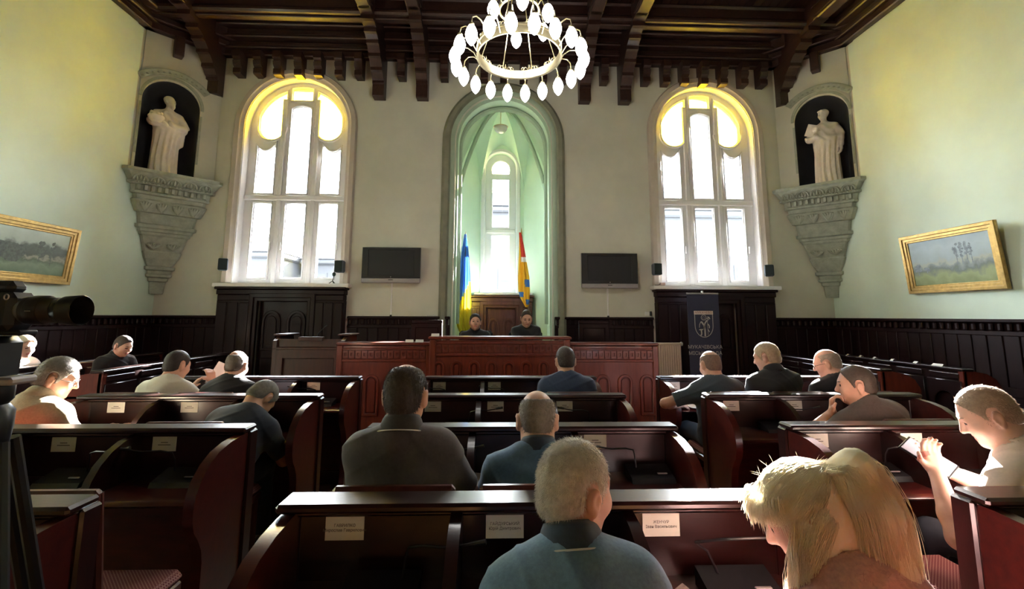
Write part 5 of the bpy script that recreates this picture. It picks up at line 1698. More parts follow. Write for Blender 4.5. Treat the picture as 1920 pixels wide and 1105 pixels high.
def person(label, pel, head, face=0.0, yaw=0, pitch=10, roll=0, vox=.008, skin=None, hair=(.05, .035, .025), style='short', th=.007, shirt=None, sleeve='short',
           handL=None, handR=None, hintL=None, hintR=None, collar=None, piping=None, bulk=1.0, sw=.160, z0=0.0, trous=None, glasses=False, curl=.5, palm=None, jaw=1.0, legs=True, strand=900, slen=.009, srad=.0009, seat=.0, female=False, handdirL=None, handdirR=None, knee=.42):
    skin = skin or SKIN
    o = thing('person', label, 'person', (pel[0], pel[1], z0), face * D2R)
    cf, sf = math.cos(-face * D2R), math.sin(-face * D2R)
    def loc(p):
        x, y, z = p[0] - pel[0], p[1] - pel[1], p[2] - z0
        return np.array((x * cf - y * sf, x * sf + y * cf, z))
    H = loc(head)
    R = Rm(yaw, pitch, roll); R2 = Rm(yaw * .3, pitch * .6, roll * .5)
    T = H + R2 @ np.array((0, -.050, -.150))
    P0 = np.array((0, 0, .56))
    up = nrm(T - P0); rt = nrm(np.array((1, 0, 0)) - up * up[0]); fw = np.cross(up, rt)
    TR = np.stack([rt, fw, up], 1)
    L = np.linalg.norm(T - P0)
    Bc, Cc = P0 + up * L * .30 - fw * .01, P0 + up * L * .66 - fw * .015
    SL, SR = T - up * .075 - rt * sw + fw * .015, T - up * .075 + rt * sw + fw * .015
    hl = loc(handL) if handL is not None else np.array((-.12, .40, .765))
    hr = loc(handR) if handR is not None else np.array((.12, .40, .765))
    EL, WL = ik(SL, hl, .285, .255, (-.55, -.3, -.9) if hintL is None else hintL)
    ER, WR = ik(SR, hr, .285, .255, (.55, -.3, -.9) if hintR is None else hintR)
    b = bulk
    def torso(B, t, armcut=None, forearm=False):
        B.ell(P0, (.172 * b + t, .125 * b + t, .14 + t), TR, k=.05)
        B.ell(Bc, (.158 * b + t, .122 * b + t, .20 + t), TR, k=.07)
        B.ell(Cc + fw * .005, (.168 * b + t, .112 * b + t, .20 + t), TR, k=.07)
        B.cap(SL + rt * .03, SR - rt * .03, .060 * (.6 + .4 * b) + t, k=.06)
        for S_ in (SL, SR):
            B.cap(T + up * .012 - fw * .008 + (S_ - T) * .12, S_ + up * .004 + (T - S_) * .12, .044 + t, .054 + t, k=.05)
    # --- skin
    B = SDF()
    add_head(B, H, R, jaw=jaw, female=female)
    B.cap(T + up * .0 - fw * .0, H + R @ np.array((0, -.022, -.06)), .060 if not female else .05, .054 if not female else .046, k=.03)
    torso(B, -.012)
    for S_, E_, W_, hd, sd, dd in ((SL, EL, WL, hl, -1, handdirL), (SR, ER, WR, hr, 1, handdirR)):
        B.cap(S_, E_, .049, .041, k=.03); B.cap(E_, E_ + (W_ - E_) * .35, .041, .043, k=.02); B.cap(E_ + (W_ - E_) * .35, W_, .043, .029, k=.02)
        d = nrm(W_ - E_) if dd is None else nrm(dd)
        add_hand(B, W_, d, np.array((0, 0, -1.)) if palm is None else np.array(palm), -sd if False else sd, curl, 1.0)
    V, Q = B.mesh(vox)
    mi = head_slots(V, Q, H, R, 0, 1, 2)
    obj('body', np_mesh('body', V, Q, mi), [skin, LIP, EYE], o)
    # --- shirt
    sh = shirt
    G = SDF(); t = .011
    torso(G, t)
    for S_, E_, W_ in ((SL, EL, WL), (SR, ER, WR)):
        if sleeve == 'short':
            c = S_ + (E_ - S_) * .72; n_ = nrm(E_ - S_)
            G.cap(S_, E_, .064, .058, k=.05, cut=(c, n_))
        else:
            c = E_ + (W_ - E_) * .93; n_ = nrm(W_ - E_)
            G.cap(S_, E_, .064, .055, k=.05); G.cap(E_, W_, .053, .038, k=.03, cut=(c, n_))
    # neck opening
    nk = nrm(H + R @ np.array((0, -.02, -.06)) - T)
    nb = T + nk * .050
    G.cap(T - nk * .01, H + R @ np.array((0, -.022, -.02)), .0615 if not female else .052, .0600, k=.006, op='s')
    G.plane(H + R @ np.array((0, 0, -.05)), nk)
    G.plane(P0 - np.array((0, 0, .13)), (0, 0, -1))
    G.disp = folds(.0042, 21, (pel[0] * 3.1 + pel[1]) % 6)
    V, Q = G.mesh(max(vox, .0065))
    so = obj('shirt', np_mesh('shirt', V, Q), sh, o)
    if collar:
        mb = MB(); vs = []; fs = []; n = 28
        ca = np.stack([nrm(np.cross(np.cross(nk, rt), nk)) if False else rt - nk * (rt @ nk), fw - nk * (fw @ nk), nk], 1)
        prof = [(.070, -.035), (.0685, .006), (.064, .032), (.067, .036), (.075, .022), (.092, -.026), (.088, -.032)]
        for (r, z) in prof:
            for j in range(n):
                a = 2 * PI * j / n
                dip = -.022 * max(0, math.sin(a)) ** 2
                vs.append(nb + ca @ np.array((r * math.cos(a), r * 1.05 * math.sin(a) - .002, z - .012 + dip)))
        m = len(prof)
        for k in range(m - 1):
            for j in range(n):
                fs.append((k * n + j, k * n + (j + 1) % n, (k + 1) * n + (j + 1) % n, (k + 1) * n + j))
        obj('collar', mb.add(vs, fs), collar, o, smooth='all')
        if piping:
            pts = []
            for j in range(20):
                a = PI + PI * j / 19
                pts.append(nb + ca @ np.array((.0945 * math.cos(a), .0945 * 1.05 * math.sin(a) - .002, -.039)))
            obj('collar_piping', MB().tube(pts, .0024, 6), piping, o, smooth='all')
    # --- trousers and shoes
    if legs:
        tm = trous or TROUS
        G = SDF()
        G.ell(P0 - np.array((0, 0, .03)), (.178 * b, .14, .125), None, k=.04)
        foot = SDF()
        for sx in (-1, 1):
            hp = np.array((sx * .095, .02, .545)); kn = np.array((sx * .13, knee, .53)); an = np.array((sx * .13, knee + .02, .10))
            G.cap(hp, kn, .088, .066, k=.05); G.cap(kn, an, .064, .052, k=.03)
            foot.cap(an + np.array((0, -.03, -.045)), an + np.array((0, .15, -.058)), .045, .036, k=.02)
            foot.cap(an, an + np.array((0, -.01, -.04)), .045, .048, k=.02)
        foot.plane((0, 0, .004), (0, 0, -1))
        G.disp = folds(.004, 19, 1.0)
        V, Q = G.mesh(.014); obj('trousers', np_mesh('trousers', V, Q), tm, o)
        V, Q = foot.mesh(.012); obj('shoes', np_mesh('shoes', V, Q), SHOE, o)
    # --- hair
    hm = mat('hair_%.3f_%.3f_%.3f' % tuple(hair), hair, .55, var=.18, vscale=60, spec=.35, bump=.25, bscale=220)
    if style != 'none':
        G = hair_sdf(H, R, th, style)
        sd_ = pel[0] * 7
        G.disp = lambda X, Y, Z: .0010 * np.sin(190 * X + 3 * np.sin(70 * Z + sd_)) * np.sin(170 * Y + 3 * np.sin(90 * Z)) * np.sin(210 * Z)
        V, Q = G.mesh(min(vox, .006))
        ho = obj('hair', np_mesh('hair', V, Q), hm, o)
        if strand:
            n_ = vert_normals(ho.data)
            rs = np.random.RandomState(3)
            pick = rs.randint(0, len(V), strand)
            q = (V[pick] - H) @ R
            keep = (q[:, 2] > -.075)
            pick = pick[keep]; q = q[keep]
            flow = (R @ np.stack([q[:, 0] * .0, -.25 + 0 * q[:, 0], -.55 + 0 * q[:, 0]], 0)).T
            d = n_[pick] * .55 + flow * 1.1 + rs.normal(0, .25, (len(pick), 3))
            strands(ho, 'hair_strands', hm, V[pick], d, rs.uniform(.6, 1.2, len(pick)) * slen, np.array((0, 0, -.25)), srad, 2)
    brows(o, H, R, hm if style != 'none' else mat('brow_brown', (.12, .08, .05), .6, var=.2))
    if glasses:
        mb = MB()
        for sx in (-1, 1):
            ring = [H + R @ np.array((sx * .033 + .024 * math.cos(a), .106 - abs(sx * .033 + .024 * math.cos(a)) * .12, -.004 + .018 * math.sin(a))) for a in [2 * PI * i / 16 for i in range(17)]]
            mb.tube(ring, .0018, 5)
            mb.tube([H + R @ np.array(q) for q in ((sx * .057, .099, .002), (sx * .078, .06, .002), (sx * .083, -.01, .0), (sx * .082, -.03, -.015))], .0018, 5)
        mb.tube([H + R @ np.array(q) for q in ((-.010, .106, .0), (0, .108, .003), (.010, .106, 0))], .0018, 5)
        obj('glasses', mb, BLACKM, o, smooth='all')
    return o, dict(H=H, R=R, T=T, up=up, fw=fw, rt=rt, WL=WL, WR=WR)

def cloth_mat(nm, c, v=.12):
    return mat(nm, c, .88, var=v, vscale=90, bump=.12, bscale=500, sheen=.15)
C_BLACK = cloth_mat('cloth_black', (.010, .010, .013)); C_NAVY = cloth_mat('cloth_navy', (.020, .036, .085)); C_SLATE = cloth_mat('cloth_slate', (.065, .13, .23))
C_GREYBLUE = cloth_mat('cloth_grey_blue', (.12, .21, .33), .16); C_CHAR = cloth_mat('cloth_charcoal', (.055, .045, .045)); C_BEIGE = cloth_mat('cloth_beige', (.52, .42, .28))
C_WHITE = cloth_mat('cloth_cream', (.62, .58, .50), .05); C_DKBLUE = cloth_mat('cloth_dark_blue', (.035, .050, .070)); C_TAUPE = cloth_mat('cloth_taupe', (.085, .062, .055))
C_PINKB = cloth_mat('cloth_pale_pink', (.66, .53, .45), .05); C_PINK = cloth_mat('cloth_pink', (.62, .36, .33), .15); C_DNAVY = cloth_mat('cloth_deep_navy', (.014, .020, .035))
C_JEANS = cloth_mat('cloth_jeans', (.022, .040, .060)); PIPE = mat('pale_piping', (.55, .56, .55), .8, var=.05); COLN = cloth_mat('collar_dark_navy', (.025, .040, .065)); COLG = cloth_mat('collar_charcoal', (.035, .03, .03))

P = {}
P['front'] = person('grey-haired man in a slate blue polo, seated nearest at the front centre desk', (.21, 1.02), (0.217, 1.306, 1.098), yaw=-56, pitch=8, roll=0, vox=.0055, hair=(.66, .62, .57), style='grey', th=.006, shirt=C_GREYBLUE, collar=COLN, piping=PIPE, bulk=1.08, sw=.158, strand=12000, slen=.011, srad=.0007, handL=(.02, 1.42, .77), handR=(.38, 1.42, .77))
P['big'] = person('broad man in a charcoal polo with thinning hair, at the second centre desk', (-.35, 1.95), (-.358, 1.93, 1.238), yaw=-6, pitch=4, vox=.0065, hair=(.055, .040, .032), style='thin', th=.006, shirt=C_CHAR, collar=COLG, piping=PIPE, bulk=1.04, sw=.155, strand=5000, handL=(-.42, 2.27, .76), handR=(-.22, 2.26, .76), hintR=(.8, -.1, -.7), trous=TROUS)
P['blue'] = person('balding man in a slate blue long-sleeved polo, in the middle of the second centre desk', (.16, 1.96), (.184, 2.07, 1.110), yaw=-3, pitch=22, vox=.0065, hair=(.20, .16, .13), style='bald', th=.003, shirt=C_SLATE, sleeve='long', collar=COLN, bulk=1.02, strand=2500)
P['navy'] = person('man in a navy shirt seated at the farthest centre desk', (.61, 3.96), (.608, 4.07, 1.170), yaw=3, pitch=14, vox=.008, hair=(.05, .035, .03), style='short', th=.006, shirt=C_NAVY, sleeve='long', bulk=1.18, sw=.176)
P['down'] = person('man in a dark navy tee bowing his head low over the third left desk', (-1.70, 2.96), (-1.60, 3.34, .985), yaw=-25, pitch=62, vox=.0075, hair=(.22, .21, .20), style='grey', th=.006, shirt=C_DNAVY, bulk=1.12, sw=.172, handL=(-1.80, 3.30, .78), handR=(-1.56, 3.37, .79), hintR=(.75, -.35, -1.0), trous=C_JEANS, strand=1200)
P['blackL'] = person('bald man in a black tee at the farthest left desk', (-2.19, 3.96), (-2.20, 4.11, 1.128), yaw=0, pitch=18, vox=.008, hair=(.10, .075, .06), style='bald', th=.003, shirt=C_BLACK, bulk=1.08)
P['whiteL'] = person('man in a cream shirt reading a sheet at the farthest left desk', (-2.74, 3.96), (-2.71, 4.13, 1.126), yaw=-18, pitch=16, vox=.008, hair=(.03, .022, .02), style='short', th=.005, shirt=C_WHITE, sleeve='short', bulk=1.1, handR=(-2.50, 4.30, .96), handL=(-2.7, 4.32, .90))
P['beige'] = person('grey-haired man with glasses in a beige shirt at the third left desk', (-2.84, 2.96), (-2.76, 3.10, 1.155), face=-12, yaw=-48, pitch=22, vox=.0075, skin=SKIN, hair=(.27, .25, .23), style='grey', th=.012, shirt=C_BEIGE, sleeve='long', collar=C_BEIGE, bulk=1.12, glasses=True, strand=2500, handR=(-2.52, 3.33, .77), handL=(-2.70, 3.36, .77))
P['r4a'] = person('balding man in a dark blue tee at the left of the farthest right desk', (1.90, 3.95), (1.863, 4.03, 1.139), yaw=8, pitch=20, vox=.008, hair=(.17, .11, .085), style='bald', th=.003, shirt=C_DKBLUE, bulk=1.1, handL=(1.64, 4.20, .77), hintL=(-1.2, 0, -.3), trous=C_JEANS)
P['r4b'] = person('fair-haired man in a black shirt in the middle of the farthest right desk', (2.40, 3.95), (2.347, 4.0, 1.210), yaw=38, pitch=16, vox=.008, skin=SKINP, hair=(.42, .33, .24), style='short', th=.008, shirt=C_BLACK, sleeve='long', bulk=1.12, collar=C_BLACK)
P['r4c'] = person('bald man with glasses in a black shirt at the right of the farthest right desk', (2.97, 3.95), (2.905, 4.04, 1.153), yaw=48, pitch=20, vox=.008, skin=SKINP, hair=(.30, .25, .21), style='bald', th=.003, shirt=C_BLACK, sleeve='long', bulk=1.08, glasses=True)
P['chin'] = person('man in a taupe polo with a fist to his chin at the third right desk', (2.46, 2.94), (2.343, 3.006, 1.120), yaw=58, pitch=8, vox=.007, hair=(.07, .05, .04), style='buzz', th=.005, shirt=C_TAUPE, collar=C_TAUPE, bulk=1.1, handL=(2.20, 3.05, .93), hintL=(-.6, .6, -1.0), curl=1.1, handR=(2.50, 3.28, .77), handdirL=(.05, -.05, 1))
P['tablet'] = person('bald man in a pale tee looking down at a tablet at the second right desk', (2.36, 1.95), (2.129, 2.0, 1.138), face=22, yaw=32, pitch=30, vox=.006, skin=SKINP, hair=(.30, .22, .16), style='buzz', th=.0028, shirt=C_PINKB, bulk=1.15, sw=.175, handL=(1.97, 2.10, .86), handR=(2.12, 2.22, .84), hintL=(-.5, -.4, -1), hintR=(.6, -.2, -1), curl=.75, palm=(.1, .0, 1), strand=2500)
P['chairL'] = person('dark-haired chairman with open collar on the dais beside the blue and yellow flag', (-.30, 7.10), (-.302, 7.0, 1.462), face=180, yaw=6, pitch=0, vox=.007, z0=.22, hair=(.015, .012, .011), style='short', th=.008, shirt=C_BLACK, collar=C_BLACK, bulk=1.02, handL=(-.16, 6.60, 1.05), handR=(-.44, 6.60, 1.05))
P['chairR'] = person('chairman in black looking down on the right of the dais', (.47, 7.10), (.466, 7.0, 1.520), face=180, yaw=4, pitch=20, vox=.007, z0=.22, hair=(.04, .03, .026), style='buzz', th=.006, shirt=C_BLACK, sleeve='long', bulk=1.1, handL=(.6, 6.60, 1.05), handR=(.34, 6.60, 1.05))
P['wallL'] = person('man in a black shirt behind the left wall pew, face lit from the window', (-4.80, 6.00), (-4.575, 5.95, 1.170), face=-110, yaw=10, pitch=22, vox=.0075, hair=(.06, .045, .04), style='short', th=.006, shirt=C_BLACK, collar=C_BLACK, sleeve='long', bulk=1.05, skin=SKINP)
P['blond'] = person('fair-haired person in pale clothes at the far left by the wall', (-5.70, 5.72), (-5.505, 5.70, 1.17), face=-95, yaw=-10, pitch=10, vox=.008, hair=(.66, .56, .42), style='short', th=.02, shirt=C_WHITE, bulk=.9, skin=SKINP, female=True)

# --- the blonde woman in the foreground
def woman():
    head = (0.812, 1.253, 1.042)
    o, d = person('blonde woman with a half-up ponytail in a fuzzy pink top, seated nearest on the right', (.93, 1.04), head, face=8, yaw=52, pitch=28, roll=0, vox=.0055, skin=SKINP, style='none', shirt=C_PINK, sleeve='long', bulk=.92, sw=.142, female=True, handL=(.86, 1.22, .62), handR=(1.02, 1.22, .62))
    H, R, T = d['H'], d['R'], d['T']
    hm = mat('blond_hair', (1.0, .95, .80), .42, col2=(.97, .87, .66), vscale=40, stretch=(4, 4, .6), spec=.4, trans=.30)
    def w(*p): return H + R @ np.array(p, float)
    # root volume
    G = SDF()
    clip_ = w(0, -.095, .075)
    n1 = R @ nrm((0, .9, -.35)); n2 = R @ nrm((0, .3, -.95))
    G.ell(w(*(CRC + (0, 0, .002))), CRR + .006, R, k=.001, cut=[(w(0, .062, .075), n1)])
    G.ell(w(0, -.04, -.04), (.078, .06, .075), R, k=.03)
    dn = np.array((0, 0, -1.0)); bk = -d['fw'] * .13 + d['rt'] * .15
    tail = [clip_, clip_ + bk * .35 + dn * .0, clip_ + bk * .55 + dn * .12, clip_ + bk * .62 + dn * .26, clip_ + bk * .60 + dn * .42]
    for a, b_, ra, rb in zip(tail, tail[1:], (.022, .036, .046, .050), (.036, .046, .050, .036)):
        G.cap(a, b_, ra, rb, k=.03)
    for sx in (-1, 1):
        G.cap(w(sx * .07, .0, .0), w(sx * .075, -.01, -.12), .022, .020, k=.03)
        G.cap(w(sx * .075, -.01, -.12), T + d['rt'] * sx * .09 + np.array((0, .02, -.08)), .022, .025, k=.03)
    G.disp = lambda X, Y, Z: .0022 * np.sin(170 * X + 30 * np.sin(9 * Z)) * np.sin(150 * Y + 20 * np.sin(11 * Z))
    V, Q = G.mesh(.007)
    ho = obj('hair', np_mesh('hair', V, Q), hm, o)
    rs = np.random.RandomState(11)
    # swept strands over the crown towards the clip
    def guided(paths, rad, name):
        n, s, _ = paths.shape
        dd = np.gradient(paths, axis=1); dd /= np.linalg.norm(dd, axis=2)[..., None] + 1e-9
        u = np.cross(dd, np.array((.31, .17, .93))); u /= np.linalg.norm(u, axis=2)[..., None] + 1e-9
        v = np.cross(dd, u)
        rr = rad * np.interp(np.linspace(0, 1, s), (0, .15, .8, 1), (.6, 1, .8, .15))[None, :, None]
        rings = np.stack([paths + (u * math.cos(a) + v * math.sin(a)) * rr for a in (0, 2.094, 4.188)], 2).reshape(n, s * 3, 3)
        base = np.arange(n) * s * 3; F_ = []
        for k in range(s - 1):
            for j in range(3):
                F_.append(np.stack([base + k * 3 + j, base + k * 3 + (j + 1) % 3, base + (k + 1) * 3 + (j + 1) % 3, base + (k + 1) * 3 + j], 1))
        obj(name, np_mesh(name, rings.reshape(-1, 3), np.concatenate(F_)), hm, ho)
    n = 5200; s = 9
    ts = np.linspace(0, 1, s)
    az = rs.uniform(-1.0, 1.0, n) * 1.9; el = rs.uniform(-.15, 1.0, n)
    rx, ry, rz = CRR + .012
    st = np.stack([rx * np.sin(az) * np.cos(el * .9), ry * np.cos(az) * np.cos(el * .9), rz * np.sin(el * .9 + .1)], 1)
    en = np.array((0, -.10, .068)) + rs.normal(0, .006, (n, 3))
    pa = st[:, None, :] * (1 - ts)[None, :, None] + en[:, None, :] * ts[None, :, None]
    # push back onto the scalp ellipsoid
    k0 = np.linalg.norm(pa / (CRR + .013 + rs.uniform(0, .006, (n, 1, 1))), axis=2)[..., None]
    pa = pa / np.maximum(k0, 1e-3) * np.where(k0 < 1, 1, 1)
    pa[:, -1] = en
    pa = (pa + CRC) @ R.T + H + rs.normal(0, .0010, (n, s, 3)) + np.cumsum(rs.normal(0, .0006, (n, s, 3)), 1)
    guided(pa, .0008, 'crown_strands')
    # ponytail falling down the back and shoulder
    n = 7500; s = 14; ts = np.linspace(0, 1, s)
    tl = np.array(tail); kk = np.linspace(0, 1, len(tl))
    spine = np.stack([np.interp(ts, kk, tl[:, i]) for i in range(3)], 1)
    wd_ = np.interp(ts, (0, .12, .3, .6, 1), (.010, .036, .054, .066, .072))
    ang = rs.uniform(0, 2 * PI, n); rad = np.sqrt(rs.uniform(.1, 1, n))
    off = (np.cos(ang) * rad)[:, None, None] * d['rt'] * 1.15 + (np.sin(ang) * rad)[:, None, None] * d['fw'] * .62
    pa = spine[None] + off * wd_[None, :, None]
    ln = rs.uniform(.55, 1.0, n)
    wave = .006 * np.sin(ts[None, :] * rs.uniform(8, 20, (n, 1)) + rs.uniform(0, 6, (n, 1)))
    pa = pa + wave[..., None] * (d['rt'] * .8 + d['fw'] * .5)
    pa = pa + np.cumsum(rs.normal(0, .0024, (n, s, 3)), 1)
    idx_ = np.clip(ts[None, :] * ln[:, None] * (s - 1), 0, s - 1.001); i0 = idx_.astype(int); f_ = (idx_ - i0)[..., None]
    ar = np.arange(n)[:, None]
    pa = pa[ar, i0] * (1 - f_) + pa[ar, i0 + 1] * f_
    guided(pa, .0008, 'ponytail_strands')
    # loose fringe and side locks
    n = 1100; s = 9; ts = np.linspace(0, 1, s)
    az = rs.uniform(-1.25, 1.25, n)
    st = np.stack([rx * np.sin(az) * .95, ry * np.cos(az) * .93, np.full(n, .075) - .02 * np.abs(az) + rs.normal(0, .006, n)], 1) + CRC
    out = np.stack([np.sin(az) * .6, np.cos(az) * 1.0, np.full(n, .25)], 1) + rs.normal(0, .18, (n, 3))
    ln = rs.uniform(.03, .075, n)
    pa = st[:, None, :] + out[:, None, :] * (ts[None, :, None] * .034) + np.array((0, 0, -1.0))[None, None] * (ts[None, :, None] ** 1.7) * ln[:, None, None]
    pa = pa @ R.T + H
    guided(pa, .0010, 'fringe_strands')
    n = 2600; az = rs.choice((-1, 1), n)
    st = np.stack([az * (.080 + rs.uniform(0, .012, n)), rs.uniform(-.06, .03, n), rs.uniform(-.02, .03, n)], 1)
    pa0 = st @ R.T + H
    en = T[None] + d['rt'][None] * (az * rs.uniform(.06, .13, n))[:, None] + d['fw'][None] * rs.uniform(.0, .08, n)[:, None] + np.array((0, 0, -1))[None] * rs.uniform(.02, .16, n)[:, None]
    pa = pa0[:, None] * (1 - ts)[None, :, None] + en[:, None] * ts[None, :, None] + (d['rt'][None] * (az * .02)[:, None])[:, None] * np.sin(PI * ts)[None, :, None]
    pa = pa + np.cumsum(rs.normal(0, .0018, (n, s, 3)), 1)
    guided(pa, .0008, 'side_locks')
    # stray fly-aways
    n = 140
    a_ = rs.normal(0, 1, (n, 3)); a_[:, 2] = np.abs(a_[:, 2]); a_ /= np.linalg.norm(a_, axis=1)[:, None]
    st = a_ * (CRR + .012) + CRC
    pa = st[:, None] + (a_[:, None] * .5 + rs.normal(0, .6, (n, 1, 3))) * ts[None, :, None] * rs.uniform(.012, .034, (n, 1, 1))
    pa = pa @ R.T + H
    guided(pa, .0003, 'stray_strands')
    obj('hair_clip', MB().torus(tuple(clip_), .020, .006, 16, 6, axis='y'), mat('clip_tan', (.45, .30, .16), .4, var=.1), o, smooth=True)
    # fuzz of the knitted top
    so = [c for c in o.children if c.name.startswith('shirt')][0]
    nn = vert_normals(so.data); co = np.zeros(len(so.data.vertices) * 3, np.float32); so.data.vertices.foreach_get('co', co); co = co.reshape(-1, 3)
    pk_ = rs.randint(0, len(co), 5000); pk_ = pk_[co[pk_, 2] > .72]
    strands(so, 'knit_fuzz', C_PINK, co[pk_], nn[pk_] + rs.normal(0, .6, (len(pk_), 3)), rs.uniform(.006, .018, len(pk_)), np.array((0, 0, -.6)), .0005, 2, bend=None)
woman()

# chairs under every seated councillor, plus the empty ones in view
for lb, key in (('under the grey-haired man at the nearest centre desk', (.21, 1.00)), ('under the blonde woman', (.93, 1.02)), ('under the broad man in charcoal', (-.345, 1.965)), ('under the man in the slate blue long-sleeved polo', (.16, 1.965)),
                ('under the man in the navy shirt', (.61, 3.95)), ('under the man bowing his head', (-1.70, 2.96)), ('under the bald man in the black tee', (-2.19, 3.95)), ('under the man in the cream shirt', (-2.74, 3.95)), ('under the man in the beige shirt', (-2.84, 2.96)),
                ('under the man in the dark blue tee', (1.90, 3.95)), ('under the fair-haired man in black', (2.40, 3.95)), ('under the bald man with glasses', (2.97, 3.95)), ('under the man with a fist to his chin', (2.46, 2.96))):
    chair('red-seated wooden chair ' + lb, key[0], key[1])
chair('red-seated wooden chair under the bald man with the tablet', 2.36, 1.97, 22 * D2R)
st_ = thing('wooden_stool', 'red-seated wooden stool by the right aisle, between the blonde woman and the nearest right desk', 'stool', (1.82, 1.98, 0))
for ch in list(CHAIR0.children):
    if ch.name.split('.')[0] in ('seat', 'seat_frame', 'leg', 'stretcher'): copy_part(ch, st_)
chair('empty red-seated wooden chair at the right seat of the second left desk, by the aisle', -1.53, 1.95)
chair('red-seated wooden chair under the man behind the left wall pew', -4.80, 6.00, -110 * D2R)
chair('red-seated wooden chair under the fair-haired person by the left wall', -5.66, 5.72, -95 * D2R)

# ------------------------------------------------------------------ papers, tablet
def sheet(name, label, cat, loc, rz, w, h, curve=.0, m=PAPER, rx=0.0, ry=0.0):
    o = thing(name, label, cat, loc)
    vs = []; fs = []
    N = 8
    for i in range(N + 1):
        for j in range(2):
            u = i / N - .5
            vs.append((u * w, (j - .5) * h, curve * (u * u * 4)))
    for i in range(N):
        fs.append((i * 2, i * 2 + 2, i * 2 + 3, i * 2 + 1))
    mb = MB().add(vs, fs).add([(a, b, c + .0012) for a, b, c in vs], fs)
    obj('page', mb, m, o, smooth='all', rot=(rx, ry, rz))
    return o
sheet('paper_sheet', 'white sheet held up by the man in the cream shirt', 'paper', (-2.50, 4.42, 1.00), .1, .15, .21, .03, rx=1.15, ry=.35)
sheet('paper_sheet', 'white papers before the man in the beige shirt on the third left desk', 'paper', (-2.50, 3.44, .735), .15, .29, .2, .012)
sheet('newspaper', 'creased grey printed papers beside the blonde woman on the nearest centre desk', 'paper', (.47, 1.36, .735), .3, .24, .16, .03, mat('newsprint', (.50, .42, .39), .85, var=.3, vscale=60))
sheet('paper_sheet', 'white sheet on the worktop before the man in the dark blue tee', 'paper', (1.86, 4.36, .735), 0, .2, .28, .006)
sheet('paper_sheet', 'white sheet on the second centre desk, left of the man in slate blue', 'paper', (-.03, 2.42, .735), 0, .14, .24, .006)
o = thing('tablet', 'tablet held by the bald man in the pale tee', 'tablet', (2.03, 2.20, .905))
obj('case', MB().bbox(-.065, .065, -.10, .10, -.005, .003, .003), BLACKM, o, rot=(.55, -.25, .5))
obj('glass_front', MB().bbox(-.058, .058, -.092, .092, .0032, .0042, .0004), mat('tablet_glass', (.35, .40, .50), .12, var=.05), o, rot=(.55, -.25, .5))

